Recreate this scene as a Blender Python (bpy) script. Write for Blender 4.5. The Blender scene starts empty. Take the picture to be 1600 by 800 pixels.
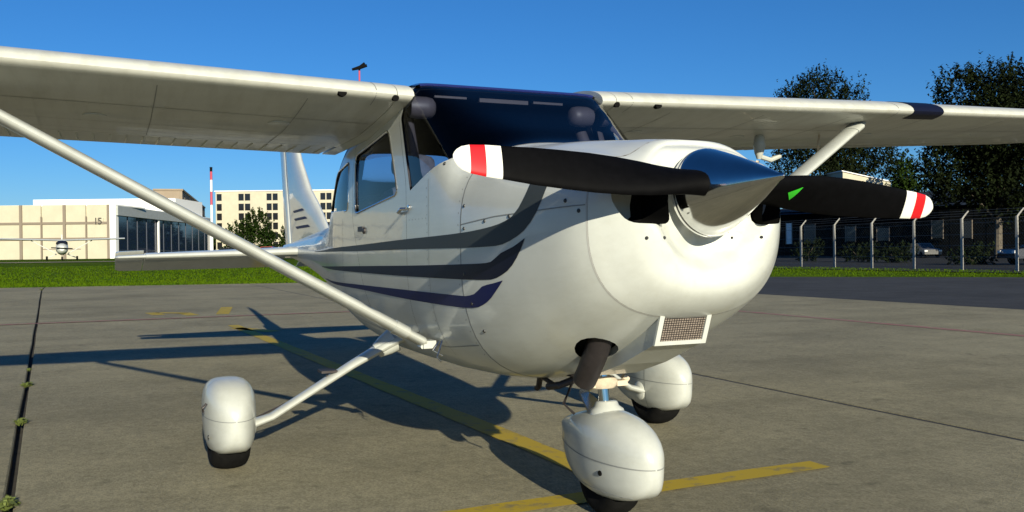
import bpy, bmesh, math, random
import numpy as np
from mathutils import Vector
random.seed(7)
C = bpy.context.scene.collection
sc = bpy.context.scene
R = math.radians

# ------------------------------------------------------------------ camera, sky, sun, exposure
CAM_O = np.array([3.4385, -1.8758, 1.0926]); YAW = 2.71739; PIT = -.005606; ROLL = -.011198; FPX = 1417.47
_d = np.array([math.cos(PIT)*math.cos(YAW), math.cos(PIT)*math.sin(YAW), math.sin(PIT)])
_r = np.cross(_d, [0, 0, 1]); _r /= np.linalg.norm(_r); _u = np.cross(_r, _d)
_r2 = _r*math.cos(ROLL)+_u*math.sin(ROLL); _u2 = -_r*math.sin(ROLL)+_u*math.cos(ROLL)
cam = bpy.data.cameras.new('camera'); cam.lens = 36*FPX/1600; cam.sensor_width = 36; cam.clip_start = .05; cam.clip_end = 6000
camo = bpy.data.objects.new('camera', cam); C.objects.link(camo); sc.camera = camo
from mathutils import Matrix
camo.matrix_world = Matrix(((_r2[0], _u2[0], -_d[0], CAM_O[0]), (_r2[1], _u2[1], -_d[1], CAM_O[1]), (_r2[2], _u2[2], -_d[2], CAM_O[2]), (0, 0, 0, 1)))

SUN_EL = R(17.0); SUN_AZ = math.atan2(-.096, 1.0)          # direction towards the sun, in the ground plane from +X
world = bpy.data.worlds.new('World'); sc.world = world; world.use_nodes = True
wn = world.node_tree.nodes; wl = world.node_tree.links; wn.clear()
sky = wn.new('ShaderNodeTexSky'); sky.sky_type = 'NISHITA'; sky.sun_disc = False
sky.sun_elevation = SUN_EL; sky.sun_rotation = R(90)-SUN_AZ
sky.air_density = 1.0; sky.dust_density = 0.0; sky.ozone_density = 9.0; sky.altitude = 0
hs = wn.new('ShaderNodeHueSaturation'); hs.inputs['Saturation'].default_value = 1.05
bg = wn.new('ShaderNodeBackground'); bg.inputs['Strength'].default_value = .070
wo = wn.new('ShaderNodeOutputWorld')
wl.new(sky.outputs[0], hs.inputs['Color']); wl.new(hs.outputs[0], bg.inputs[0]); wl.new(bg.outputs[0], wo.inputs[0])
sun = bpy.data.lights.new('sun', 'SUN'); sun.energy = 5.0; sun.angle = R(.5); sun.color = (1, .92, .71)
suno = bpy.data.objects.new('sun', sun); C.objects.link(suno)
suno.rotation_euler = Vector((math.cos(SUN_AZ)*math.cos(SUN_EL), math.sin(SUN_AZ)*math.cos(SUN_EL), math.sin(SUN_EL))).to_track_quat('Z', 'Y').to_euler()
sc.view_settings.view_transform = 'Standard'; sc.view_settings.look = 'None'; sc.view_settings.exposure = 0.60; sc.view_settings.gamma = 1
sc.cycles.max_bounces = 8; sc.cycles.transparent_max_bounces = 24

def at(px, D, z=0.):
    """world x, y of something seen at picture column px, D metres ahead (for placing the far setting)"""
    p = CAM_O + D*(_d + _r2*(px-800)/FPX)
    return p[0], p[1]

# ------------------------------------------------------------------ materials
MATS = {}
def mat(name, col, rough=.5, metal=0., coat=0., noise=0., nscale=8., bump=0., bscale=60., spec=.5, col2=None, stretch=None, streak=0.):
    if name in MATS: return MATS[name]
    m = bpy.data.materials.new(name); m.use_nodes = True; nt = m.node_tree; b = nt.nodes['Principled BSDF']
    b.inputs['Base Color'].default_value = (*col, 1); b.inputs['Roughness'].default_value = rough; b.inputs['Metallic'].default_value = metal
    b.inputs['Specular IOR Level'].default_value = spec
    b.inputs['Coat Weight'].default_value = coat; b.inputs['Coat Roughness'].default_value = .04
    tc = nt.nodes.new('ShaderNodeTexCoord'); vec = tc.outputs['Object']
    if stretch:
        mp = nt.nodes.new('ShaderNodeMapping'); mp.inputs['Scale'].default_value = stretch; nt.links.new(vec, mp.inputs[0]); vec = mp.outputs[0]
    if noise or col2:
        n = nt.nodes.new('ShaderNodeTexNoise'); n.inputs['Scale'].default_value = nscale; n.inputs['Detail'].default_value = 6; n.inputs['Roughness'].default_value = .62
        nt.links.new(vec, n.inputs['Vector'])
        rp = nt.nodes.new('ShaderNodeValToRGB'); rp.color_ramp.elements[0].position = .32; rp.color_ramp.elements[1].position = .68
        c2 = col2 or tuple(min(1, c*(1+noise)) for c in col); c1 = col if col2 else tuple(c*(1-noise) for c in col)
        rp.color_ramp.elements[0].color = (*c1, 1); rp.color_ramp.elements[1].color = (*c2, 1)
        nt.links.new(n.outputs['Fac'], rp.inputs[0]); co_ = rp.outputs[0]
        if streak:                                                # grime drawn out along the airflow
            ms_ = nt.nodes.new('ShaderNodeMapping'); ms_.inputs['Scale'].default_value = (.9, 9, 11); nt.links.new(tc.outputs['Object'], ms_.inputs[0])
            n3 = nt.nodes.new('ShaderNodeTexNoise'); n3.inputs['Scale'].default_value = 1.3; n3.inputs['Detail'].default_value = 7; n3.inputs['Roughness'].default_value = .7; nt.links.new(ms_.outputs[0], n3.inputs['Vector'])
            r3 = nt.nodes.new('ShaderNodeValToRGB'); r3.color_ramp.elements[0].position = .33; r3.color_ramp.elements[1].position = .55; r3.color_ramp.elements[0].color = (1-streak, 1-streak*1.05, 1-streak*1.2, 1); nt.links.new(n3.outputs['Fac'], r3.inputs[0])
            mx = nt.nodes.new('ShaderNodeMix'); mx.data_type = 'RGBA'; mx.blend_type = 'MULTIPLY'; mx.inputs[0].default_value = 1; nt.links.new(co_, mx.inputs[6]); nt.links.new(r3.outputs[0], mx.inputs[7]); co_ = mx.outputs[2]
        nt.links.new(co_, b.inputs['Base Color'])
    if bump:
        n2 = nt.nodes.new('ShaderNodeTexNoise'); n2.inputs['Scale'].default_value = bscale; n2.inputs['Detail'].default_value = 4
        nt.links.new(vec, n2.inputs['Vector'])
        bp = nt.nodes.new('ShaderNodeBump'); bp.inputs['Strength'].default_value = bump; bp.inputs['Distance'].default_value = .02
        nt.links.new(n2.outputs['Fac'], bp.inputs['Height']); nt.links.new(bp.outputs[0], b.inputs['Normal'])
        if coat: nt.links.new(bp.outputs[0], b.inputs['Coat Normal'])
    MATS[name] = m; return m

WHITE = mat('white_aircraft_paint', (.545, .568, .54), rough=.32, coat=.45, streak=.08, noise=.04, nscale=4.0, bump=.10, bscale=2.6)
WINGP = mat('white_wing_paint', (.50, .51, .465), rough=.4, coat=.2, streak=.13, noise=.05, nscale=3.5, bump=.12, bscale=3.5, stretch=(1.6, .5, 1))
FAIRP = mat('white_fairing_paint', (.45, .47, .445), rough=.35, coat=.45, streak=.07, noise=.05, nscale=9)
CAPW = mat('white_tip_paint', (.70, .70, .65), rough=.4)
RED = mat('red_tip_paint', (.50, .008, .012), rough=.4)
BLACKP = mat('black_propeller_paint', (.0016, .0016, .002), rough=.6, noise=.3, nscale=30, spec=.06)
GREYST = mat('grey_stripe_paint', (.038, .047, .052), rough=.5, coat=0, spec=.2)
NAVYST = mat('dark_navy_stripe_paint', (.004, .006, .020), rough=.5, coat=0, spec=.2)
BLUEST = mat('blue_stripe_paint', (.003, .008, .075), rough=.5, coat=0, spec=.2)
ROOFB = mat('navy_roof_paint', (.010, .018, .11), rough=.3, coat=.5)
CHROME = mat('polished_metal', (.60, .60, .59), rough=.09, metal=1, noise=.06, nscale=14)
STEEL = mat('bright_steel', (.7, .7, .7), rough=.2, metal=1)
DARKM = mat('dark_exhaust_metal', (.035, .03, .032), rough=.5, metal=.4, noise=.3, nscale=18)
GAP = mat('dark_gap', (.008, .008, .008), rough=1, spec=0)
SEAM = mat('panel_seam_grey', (.22, .23, .225), rough=.6)
SEAML = mat('pale_seam', (.42, .42, .40), rough=.6)
SCREW = mat('dark_screw_head', (.05, .05, .05), rough=.4, metal=.5)
TYRE = mat('tyre_rubber', (.007, .007, .007), rough=.9, spec=.1, noise=.3, nscale=25)
LINING = mat('cabin_lining', (.04, .038, .04), rough=1, spec=.05, noise=.2)
TRIM = mat('grey_cabin_trim', (.085, .076, .085), rough=.5, noise=.1)
SEAT = mat('seat_fabric', (.10, .11, .15), rough=.9, noise=.25, nscale=20)
PANELM = mat('instrument_panel', (.02, .02, .022), rough=.6)
MESHM = mat('filter_mesh', (.24, .20, .17), rough=.8, noise=.35, nscale=120)
BRASS = mat('cream_fitting_paint', (.55, .47, .36), rough=.45, noise=.15, nscale=30)
GREEN = mat('green_sticker', (.03, .42, .02), rough=.4)

def glass(name, tint, ior=1.45, gl=1.0):
    m = bpy.data.materials.new(name); m.use_nodes = True; nt = m.node_tree; nt.nodes.clear()
    o = nt.nodes.new('ShaderNodeOutputMaterial'); mx = nt.nodes.new('ShaderNodeMixShader'); t = nt.nodes.new('ShaderNodeBsdfTransparent')
    g = nt.nodes.new('ShaderNodeBsdfGlossy'); g.inputs['Roughness'].default_value = .015; f = nt.nodes.new('ShaderNodeFresnel'); f.inputs['IOR'].default_value = ior
    t.inputs[0].default_value = (*tint, 1); g.inputs[0].default_value = (gl, gl, gl, 1)
    nt.links.new(f.outputs[0], mx.inputs[0]); nt.links.new(t.outputs[0], mx.inputs[1]); nt.links.new(g.outputs[0], mx.inputs[2]); nt.links.new(mx.outputs[0], o.inputs[0]); return m
GLASS = glass('windscreen_plastic', (.56, .60, .70), 1.18)
PANE = glass('window_pane', (.55, .62, .66), 1.55)

# ------------------------------------------------------------------ object helpers
ROOT = {}
def tag(o, label=None, cat=None, group=None, kind=None):
    if label: o['label'] = label
    if cat: o['category'] = cat
    if group: o['group'] = group
    if kind: o['kind'] = kind
    return o
def thing(name, loc, label, cat, group=None):
    o = bpy.data.objects.new(name, None); C.objects.link(o); o.location = loc; o.empty_display_size = .2
    ROOT[o.name] = Vector(loc); return tag(o, label, cat, group)
def mk(name, vf, m, parent=None, smooth=True, label=None, kind=None, angle=40, origin=None):
    v, f = vf
    base = ROOT.get(parent.name, Vector((0, 0, 0))) if parent else Vector(origin or (0, 0, 0))
    me = bpy.data.meshes.new(name); me.from_pydata([tuple(Vector(p)-base) for p in v], [], f); me.update()
    bm = bmesh.new(); bm.from_mesh(me); bmesh.ops.recalc_face_normals(bm, faces=bm.faces); bm.to_mesh(me); bm.free()
    if smooth:
        me.shade_smooth()
        try: me.set_sharp_from_angle(angle=R(angle))
        except Exception: pass
    o = bpy.data.objects.new(name, me); C.objects.link(o)
    if m: me.materials.append(m)
    if parent: o.parent = parent; ROOT[o.name] = base
    else:
        o.location = base; ROOT[o.name] = base
    if label: o['label'] = label
    if kind: o['kind'] = kind
    return o
def join(*parts):
    V = []; F = []
    for v, f in parts:
        k = len(V); V += list(v); F += [tuple(i+k for i in q) for q in f]
    return V, F
def box(c, s, rz=0., ax=None):
    x, y, z = [q/2 for q in s]; v = []
    for sx, sy, sz in ((-1,-1,-1),(1,-1,-1),(1,1,-1),(-1,1,-1),(-1,-1,1),(1,-1,1),(1,1,1),(-1,1,1)):
        a, b = sx*x, sy*y; v.append((c[0]+a*math.cos(rz)-b*math.sin(rz), c[1]+a*math.sin(rz)+b*math.cos(rz), c[2]+sz*z))
    return v, [(3,2,1,0),(4,5,6,7),(0,1,5,4),(1,2,6,5),(2,3,7,6),(3,0,4,7)]
def loft(secs, closed=True, cap=True):
    n = len(secs[0]); V = [p for s in secs for p in s]; F = []
    for i in range(len(secs)-1):
        for j in range(n if closed else n-1):
            a = i*n+j; b = i*n+(j+1) % n; F.append((a, b, b+n, a+n))
    if cap and closed: F += [tuple(range(n))[::-1], tuple(range((len(secs)-1)*n, len(secs)*n))]
    return V, F
def frame(dv):
    dv = Vector(dv).normalized(); a = dv.cross(Vector((0, 0, 1)))
    if a.length < .05: a = dv.cross(Vector((1, 0, 0)))
    a.normalize(); return dv, a, dv.cross(a)
def tube(path, r, n=12, cap=True):
    P = [Vector(p) for p in path]; secs = []
    rr = r if isinstance(r, (list, tuple)) else [r]*len(P)
    for i, p in enumerate(P):
        t = (P[min(i+1, len(P)-1)]-P[max(i-1, 0)]); _, a, b = frame(t)
        secs.append([tuple(p+a*rr[i]*math.cos(2*math.pi*k/n)+b*rr[i]*math.sin(2*math.pi*k/n)) for k in range(n)])
    return loft(secs, True, cap)
def lathe(prof, o, axis, n=32):
    """prof: (distance along axis, radius)"""
    o = Vector(o); d, a, b = frame(axis); secs = []
    for t, r in prof: secs.append([tuple(o+d*t+(a*math.cos(2*math.pi*k/n)+b*math.sin(2*math.pi*k/n))*max(r, 1e-4)) for k in range(n)])
    return loft(secs, True, True)
def prism(poly, z0, z1):
    n = len(poly); V = [(x, y, z0) for x, y in poly]+[(x, y, z1) for x, y in poly]
    return V, [tuple(range(n))[::-1], tuple(range(n, 2*n))]+[(i, (i+1) % n, (i+1) % n+n, i+n) for i in range(n)]
def disc(c, nrm, r, t=.003, n=10):
    return lathe([(-t, r), (0, r), (t*.8, r*.75)], c, nrm, n)
# ------------------------------------------------------------------ light aircraft: fuselage surface
# station: x, half width, z top, z bottom, z of widest, exponent top, exponent bottom
ST=[(.962,.15,1.40,1.08,1.25,2.5,2.5),(.958,.20,1.418,1.03,1.245,2.6,2.5),(.945,.25,1.435,.985,1.24,2.7,2.5),(.92,.292,1.447,.945,1.23,2.8,2.5),
(.885,.328,1.456,.912,1.22,2.9,2.5),(.84,.367,1.466,.88,1.21,3,2.5),(.79,.405,1.475,.853,1.2,3,2.6),(.70,.440,1.486,.805,1.19,3,2.6),
(.6,.462,1.495,.755,1.18,3,2.6),(.4,.492,1.515,.67,1.16,3,2.7),(.2,.515,1.53,.60,1.15,3,2.8),(0,.53,1.545,.55,1.14,3,2.9),
(-.1,.534,1.575,.535,1.14,3,3),(-.25,.538,1.652,.52,1.14,4,3),(-.42,.54,1.742,.51,1.14,6,3),(-.6,.541,1.845,.505,1.13,10,3),(-.72,.541,1.903,.5,1.13,16,3),
(-.9,.541,1.932,.5,1.13,12,3),(-1.2,.541,1.955,.5,1.13,8,3),(-1.6,.538,1.945,.505,1.12,5,3),(-2.0,.535,1.90,.54,1.11,5,3),
(-2.3,.52,1.80,.58,1.1,4.8,2.9),(-2.6,.485,1.60,.625,1.09,4,2.8),(-2.9,.44,1.46,.67,1.08,2.8,2.7),(-3.2,.395,1.40,.715,1.08,2.6,2.6),
(-3.6,.342,1.365,.77,1.08,2.4,2.5),(-4.3,.27,1.32,.86,1.09,2.3,2.4),(-5.3,.17,1.27,.96,1.1,2.2,2.3),(-6.2,.09,1.22,1.03,1.12,2.1,2.2),(-6.9,.035,1.19,1.08,1.13,2,2)]
_S=np.array(ST)[::-1]
def _pchip(x,X,Y):
    h=np.diff(X);d=np.diff(Y)/h;n=len(X);m=np.zeros(n)
    for i in range(1,n-1):
        if d[i-1]*d[i]>0:
            w1=2*h[i]+h[i-1];w2=h[i]+2*h[i-1];m[i]=(w1+w2)/(w1/d[i-1]+w2/d[i])
    m[0]=d[0];m[-1]=d[-1]
    i=min(max(int(np.searchsorted(X,x))-1,0),n-2);t=(x-X[i])/h[i]
    return float(Y[i]*(1+2*t)*(1-t)**2+h[i]*m[i]*t*(1-t)**2+Y[i+1]*t*t*(3-2*t)+h[i]*m[i+1]*t*t*(t-1))
_pc={}
def params(x):
    k=round(x,5)
    if k not in _pc: _pc[k]=[_pchip(x,_S[:,0],_S[:,j]) for j in range(1,7)]
    return _pc[k]
def side_y(x,z):
    w,zt,zb,zc,nt,nb=params(x)
    if z>=zc: h=(z-zc)/(zt-zc);n=nt
    else: h=(zc-z)/(zc-zb);n=nb
    if h>=1: return 0.
    return w*(1-h**n)**(1/n)
def top_z(x,y):
    w,zt,zb,zc,nt,nb=params(x); a=min(abs(y)/w,1); return zc+(zt-zc)*(1-a**nt)**(1/nt)
def bot_z(x,y):
    w,zt,zb,zc,nt,nb=params(x); a=min(abs(y)/w,1); return zc-(zc-zb)*(1-a**nb)**(1/nb)

def section(x, inset=0., n=72):
    w, zt, zb, zc, nt, nb = params(x); w -= inset; zt -= inset; zb += inset; P = []
    for k in range(n):
        a = 2*math.pi*(k+.5)/n; c, s = math.cos(a), math.sin(a); e = nt if s > 0 else nb
        r = (abs(c)**e+abs(s)**e)**(-1/e); P.append((x, w*r*c, zc+(zt-zc if s > 0 else zc-zb)*r*s))
    return P
def sculpt(p):
    x, y, z = p
    if x > .35 and z > 1.28:                                   # hollows between the spinner hump and the cowling shoulders
        t = min(1, (x-.35)/.5); t = t*t*(3-2*t); z -= .04*t*math.exp(-((abs(y)-.25)/.075)**2)
    if x > .78: x -= .06*math.exp(-(y/.17)**2)*math.exp(-((z-1.06)/.08)**2)
    if x > .78:                                                # the face steps back round the spinner
        rho = math.hypot(y, z-1.285); t = min(1, max(0, (.275-rho)/.10)); x -= .085*t*t*(3-2*t)*min(1, max(0, (x-.80)/.10))
    return (x, y, z)
def span(a, b, step):
    n = max(1, int(abs(a-b)/step+.5)); return [a+(b-a)*i/n for i in range(n+1)]
def inside(p, poly):
    c = False; n = len(poly)
    for i in range(n):
        (x1, y1), (x2, y2) = poly[i], poly[(i+1) % n]
        if (y1 > p[1]) != (y2 > p[1]) and p[0] < (x2-x1)*(p[1]-y1)/(y2-y1)+x1: c = not c
    return c
def slice_poly(bm, poly, ax, pred):
    a, b = ax; lo = [min(p[i] for p in poly)-.06 for i in (0, 1)]; hi = [max(p[i] for p in poly)+.06 for i in (0, 1)]
    for i in range(len(poly)):
        p, q = poly[i], poly[(i+1) % len(poly)]; co = Vector((0, 0, 0)); co[a] = p[0]; co[b] = p[1]
        no = Vector((0, 0, 0)); no[a] = q[1]-p[1]; no[b] = -(q[0]-p[0])
        if no.length < 1e-6: continue
        fs = []
        for f in bm.faces:
            c = f.calc_center_median()
            if lo[0] < c[a] < hi[0] and lo[1] < c[b] < hi[1] and pred(c): fs.append(f)
        g = set(fs)
        for f in fs: g.update(f.edges); g.update(f.verts)
        bmesh.ops.bisect_plane(bm, geom=list(g), plane_co=co, plane_no=no.normalized(), dist=1e-6)
def to_bm(vf):
    bm = bmesh.new(); vs = [bm.verts.new(p) for p in vf[0]]
    for f in vf[1]: bm.faces.new([vs[i] for i in f])
    bm.normal_update(); return bm
def from_bm(bm):
    bm.verts.index_update(); v = [tuple(p.co) for p in bm.verts]; f = [tuple(p.index for p in q.verts) for q in bm.faces]; bm.free()
    used = sorted({i for q in f for i in q}); mp = {o: i for i, o in enumerate(used)}
    return [v[i] for i in used], [tuple(mp[i] for i in q) for q in f]
def cut(vf, cuts, keep=None):
    """cuts: (polygon, axes, predicate) removed; keep: (polygon, axes, predicate) the only part kept"""
    bm = to_bm(vf)
    for poly, ax, pred in cuts:
        slice_poly(bm, poly, ax, pred); kill = []
        for f in bm.faces:
            c = f.calc_center_median()
            if pred(c) and inside((c[ax[0]], c[ax[1]]), poly): kill.append(f)
        bmesh.ops.delete(bm, geom=kill, context='FACES')
    if keep:
        poly, ax, pred = keep; slice_poly(bm, poly, ax, pred)
        bmesh.ops.delete(bm, geom=[f for f in bm.faces if not (pred(f.calc_center_median()) and inside((f.calc_center_median()[ax[0]], f.calc_center_median()[ax[1]]), poly))], context='FACES')
    return from_bm(bm)
def rounded(poly, r=.04, k=4):
    out = []; n = len(poly)
    for i in range(n):
        p = Vector(poly[i]); a = (Vector(poly[i-1])-p); b = (Vector(poly[(i+1) % n])-p); a = p+a.normalized()*min(r, a.length*.45); b = p+b.normalized()*min(r, b.length*.45)
        for j in range(k+1):
            t = j/k; q = a*(1-t)**2+p*2*t*(1-t)+b*t*t; out.append((q.x, q.y))
    return out
def grow(poly, d):
    c = Vector((sum(p[0] for p in poly)/len(poly), sum(p[1] for p in poly)/len(poly)))
    return [tuple(Vector(p)+(Vector(p)-c).normalized()*d) for p in poly]

plane = thing('light_aircraft', (0, 0, 0), 'white high wing propeller aeroplane with grey and navy side stripes parked on the concrete', 'aeroplane')

WIN = rounded([(-1.72, 1.318), (-.885, 1.382), (-1.025, 1.712), (-1.735, 1.655)], .05)
RWIN = rounded([(-1.90, 1.345), (-2.52, 1.36), (-2.30, 1.60), (-1.90, 1.635)], .05)
DOOR = rounded([(-1.79, 1.28), (-1.79, 1.725), (-.86, 1.79), (-.745, 1.42), (-.745, .70), (-1.45, .66)], .03, 3)
WS = [(-.684, 1.384), (-.33, 1.474), (.02, 1.552), (.02, 2.3), (-.725, 2.3), (-.722, 1.90), (-.815, 1.745)]
BACKWIN = rounded([(-2.36, 0.30), (-2.36, -.30), (-2.82, -.24), (-2.82, .24)], .05)
side = lambda c: True
stb = lambda c: c.y < 0
port = lambda c: c.y > 0
SIDE = (0, 2)
xs = span(-.052, -3.6, .045)+span(-3.6, -6.9, .2)[1:]
shell = loft([section(x) for x in xs], True, False); tailcap = ([], [])
shell[1].append(tuple(range(len(xs)*72-72, len(xs)*72)))
cuts = [(WS, SIDE, lambda c: c.x > -1), (DOOR, SIDE, side), (RWIN, SIDE, side), (BACKWIN, (0, 1), lambda c: c.z > 1.3)]
fuselage = mk('fuselage', cut(shell, cuts), WHITE, plane, angle=55)
lin = loft([section(x, .022) for x in span(-.06, -3.3, .045)], True, False)
mk('cabin_lining', cut(lin, [(grow(WS, -.004), SIDE, lambda c: c.x > -1), (grow(WIN, -.004), SIDE, side), (grow(RWIN, -.004), SIDE, side), (grow(BACKWIN, -.004), (0, 1), lambda c: c.z > 1.3)]), LINING, plane)
mk('firewall', box((-.10, 0, 1.1), (.02, .9, .8)), LINING, plane, False)
sub = loft([section(x) for x in span(-.6, -1.95, .045)], True, False)
for pr in (stb, port):
    dr = mk('cabin_door', cut(sub, [(WIN, SIDE, side)], (grow(DOOR, -.0035), SIDE, pr)), WHITE, plane, angle=55)
    pn = loft([section(x, .008) for x in span(-.6, -1.95, .045)], True, False)
    mk('door_window', cut(pn, [], (grow(WIN, .012), SIDE, pr)), GLASS, dr)
    # bright rubber frame round the window
    sgn = -1 if pr is stb else 1
    def rim(poly, r):
        P = [(x, sgn*(side_y(x, z)-.001), z) for x, z in poly]; P.append(P[0]); return tube(P, r, 6, False)
    mk('window_frame', rim(grow(WIN, .004), .0065), STEEL, dr)
    hy = sgn*(side_y(-.80, 1.25)+.004)
    hx = -1.585
    mk('door_handle', join(tube([(-.74, sgn*.545, 1.30), (-.755, sgn*.565, 1.30), (-.80, sgn*.565, 1.285), (-.815, sgn*.545, 1.28)], .008, 8), lathe([(-.004, .013), (.006, .013), (.007, .009)], (-.70, sgn*.541, 1.305), (0, sgn, 0), 12)), STEEL, dr)
    mk('door_lock', join(box((hx, sgn*(side_y(hx, 1.225)+.004), 1.225), (.10, .012, .028)), lathe([(-.004, .018), (.008, .018), (.010, .012)], (hx+.07, sgn*(side_y(hx, 1.225)+.002), 1.215), (0, sgn, 0), 12)), DARKM, dr)
    mk('rear_window', cut(loft([section(x, .008) for x in span(-1.8, -2.7, .045)], True, False), [], (grow(RWIN, .012), SIDE, pr)), GLASS, plane)
    mk('rear_window_frame', rim(grow(RWIN, .004), .005), STEEL, plane)
mk('back_window', cut(loft([section(x, .008) for x in span(-2.25, -2.95, .045)], True, False), [], (grow(BACKWIN, .01), (0, 1), lambda c: c.z > 1.3)), GLASS, plane)
mk('windscreen', cut(loft([section(x, .006, 120) for x in span(.0, -.86, .03)], True, False), [], (grow(WS, .014), SIDE, lambda c: c.z > 1.2)), GLASS, plane)
def ws_edge(y0):                                              # windscreen base strip
    pass
top = []
for x in span(-.716, -2.25, .06): top.append([(x, y, top_z(x, y)+.004) for y in np.linspace(-.50, .50, 25)])
mk('roof_panel', loft(top, False, False), ROOFB, plane)
lip = [(-.722, y, top_z(-.722, y)-.002) for y in np.linspace(-.475, .475, 31)]
mk('windscreen_frame', tube(lip, .007, 8), ROOFB, plane)

# cowling, nose bowl
cs = [[sculpt(p) for p in section(x)] for x in span(.787, -.046, .035)]
HOLE = [(.475+.098*math.cos(2*math.pi*k/18)-.02*math.sin(2*math.pi*k/18), -.195+.088*math.sin(2*math.pi*k/18)) for k in range(18)]
cowl = mk('cowling', cut(loft(cs, True, False), [(HOLE, (0, 1), lambda c: c.z < .9)]), WHITE, plane, angle=60)
hull = loft([[sculpt(p) for p in section(x, .03)] for x in span(.74, -.05, .08)], True, True)
mk('cowling_inside', cut(hull, []), GAP, cowl)
bxs = [.793, .806, .82, .83, .84, .852, .865, .875, .885, .895, .905, .913, .92, .928, .935, .940, .945, .949, .953, .956, .958, .960, .962]
bs = [[sculpt(p) for p in section(x, 0, 128)] for x in bxs]
cx = [(p[0], p[1]*.5, 1.24+(p[2]-1.24)*.5) for p in bs[-1]]; cx2 = [(p[0], p[1]*.05, 1.24+(p[2]-1.24)*.05) for p in bs[-1]]
INL = {s: rounded([(s*.350, 1.315), (s*.352, 1.25), (s*.315, 1.180), (s*.185, 1.172), (s*.195, 1.25), (s*.185, 1.325)][::1 if s > 0 else -1], .03) for s in (-1, 1)}
bowl = mk('nose_bowl', cut(loft(bs+[cx, cx2], True, True), [(INL[-1], (1, 2), lambda c: c.x > .8), (INL[1], (1, 2), lambda c: c.x > .8)]), WHITE, plane, angle=60)
for s in (-1, 1):
    P = INL[s]; ctr = (s*.27, 1.24)
    def bx_(y, z):
        for q in np.linspace(.962, .70, 160):
            if side_y(float(q), z) > abs(y): return float(q)
        return .70
    secs = [[(bx_(y, z)-.004-dp, ctr[0]+(y-ctr[0])*k, ctr[1]+(z-ctr[1])*k) for y, z in P] for dp, k in ((0, .99), (.04, .95), (.10, .88), (.14, .80))]
    duct = loft(secs, True, False); duct[1].append(tuple(range(3*len(P), 4*len(P))))
    mk('air_inlet', duct, GAP, bowl)
def ring(x, off=.0012, wd=.005, a0=0, a1=72):
    A = [sculpt(p) for p in section(x-wd/2, -off)]; B = [sculpt(p) for p in section(x+wd/2, -off)]
    return loft([A, B], True, False)
mk('panel_seam', ring(.79, .0006, .006), SEAML, plane); mk('panel_seam', ring(-.049, .0006, .008), SEAM, plane)
def side_strip(pts, wd, sgn, off=.0012, n=40):
    """thin strip along a polyline drawn in side view"""
    L = [Vector(p) for p in pts]; P = []
    for a, b in zip(L, L[1:]):
        k = max(1, int((b-a).length/.05)); P += [a+(b-a)*i/k for i in range(k)]
    P.append(L[-1]); V = []; F = []
    for i, p in enumerate(P):
        t = (P[min(i+1, len(P)-1)]-P[max(i-1, 0)]).normalized(); nn = Vector((-t.y, t.x))
        for q in (p+nn*wd/2, p-nn*wd/2): V.append((q.x, sgn*(side_y(q.x, q.y)+off), q.y))
    for i in range(len(P)-1): F.append((2*i, 2*i+1, 2*i+3, 2*i+2))
    return V, F
def resample(pts, n):
    P = [Vector(p) for p in pts]; L = [0]
    for a, b in zip(P, P[1:]): L.append(L[-1]+(b-a).length)
    L = np.array(L)/L[-1]; t = np.linspace(0, 1, n); X = np.array([tuple(p) for p in P])
    out = np.stack([np.array([_pchip(float(q), L, X[:, j]) for q in t]) for j in (0, 1)], 1); return out
def band(topc, botc, sgn, off=.0016, n=90, m=5):
    a = resample(topc, n); b = resample(botc, n); V = []; F = []
    for i in range(n):
        for j in range(m):
            q = a[i]*(1-j/(m-1))+b[i]*j/(m-1); V.append((q[0], sgn*(side_y(q[0], q[1])+off), q[1]))
    for i in range(n-1):
        for j in range(m-1): k = i*m+j; F.append((k, k+1, k+m+1, k+m))
    return V, F
STR = [('grey', [(-3.9, 1.105), (-2.8, 1.118), (-1.757, 1.134), (-.8, 1.154), (-.046, 1.169), (.227, 1.187), (.37, 1.215), (.45, 1.275), (.478, 1.34), (.49, 1.385)],
        [(-3.9, 1.10), (-2.8, 1.10), (-1.757, 1.101), (-.558, 1.106), (-.049, 1.107), (.26, 1.112), (.43, 1.15), (.535, 1.22), (.585, 1.30), (.602, 1.375)], GREYST),
       ('dark', [(-3.4, .992), (-1.769, 1.014), (-.053, 1.04), (.20, 1.048), (.31, 1.088), (.39, 1.108), (.468, 1.138)], [(-3.4, .987), (-1.777, .98), (-.819, .976), (.003, .978), (.2, .982), (.335, 1.016), (.42, 1.075), (.469, 1.136)], NAVYST),
       ('blue', [(-3.42, .899), (-1.808, .908), (-.839, .909), (-.048, .909), (.05, .920), (.14, .956), (.22, .968), (.296, .981)], [(-3.42, .894), (-1.828, .884), (-.612, .862), (-.116, .859), (.035, .864), (.152, .893), (.235, .938), (.296, .979)], BLUEST)]
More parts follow.
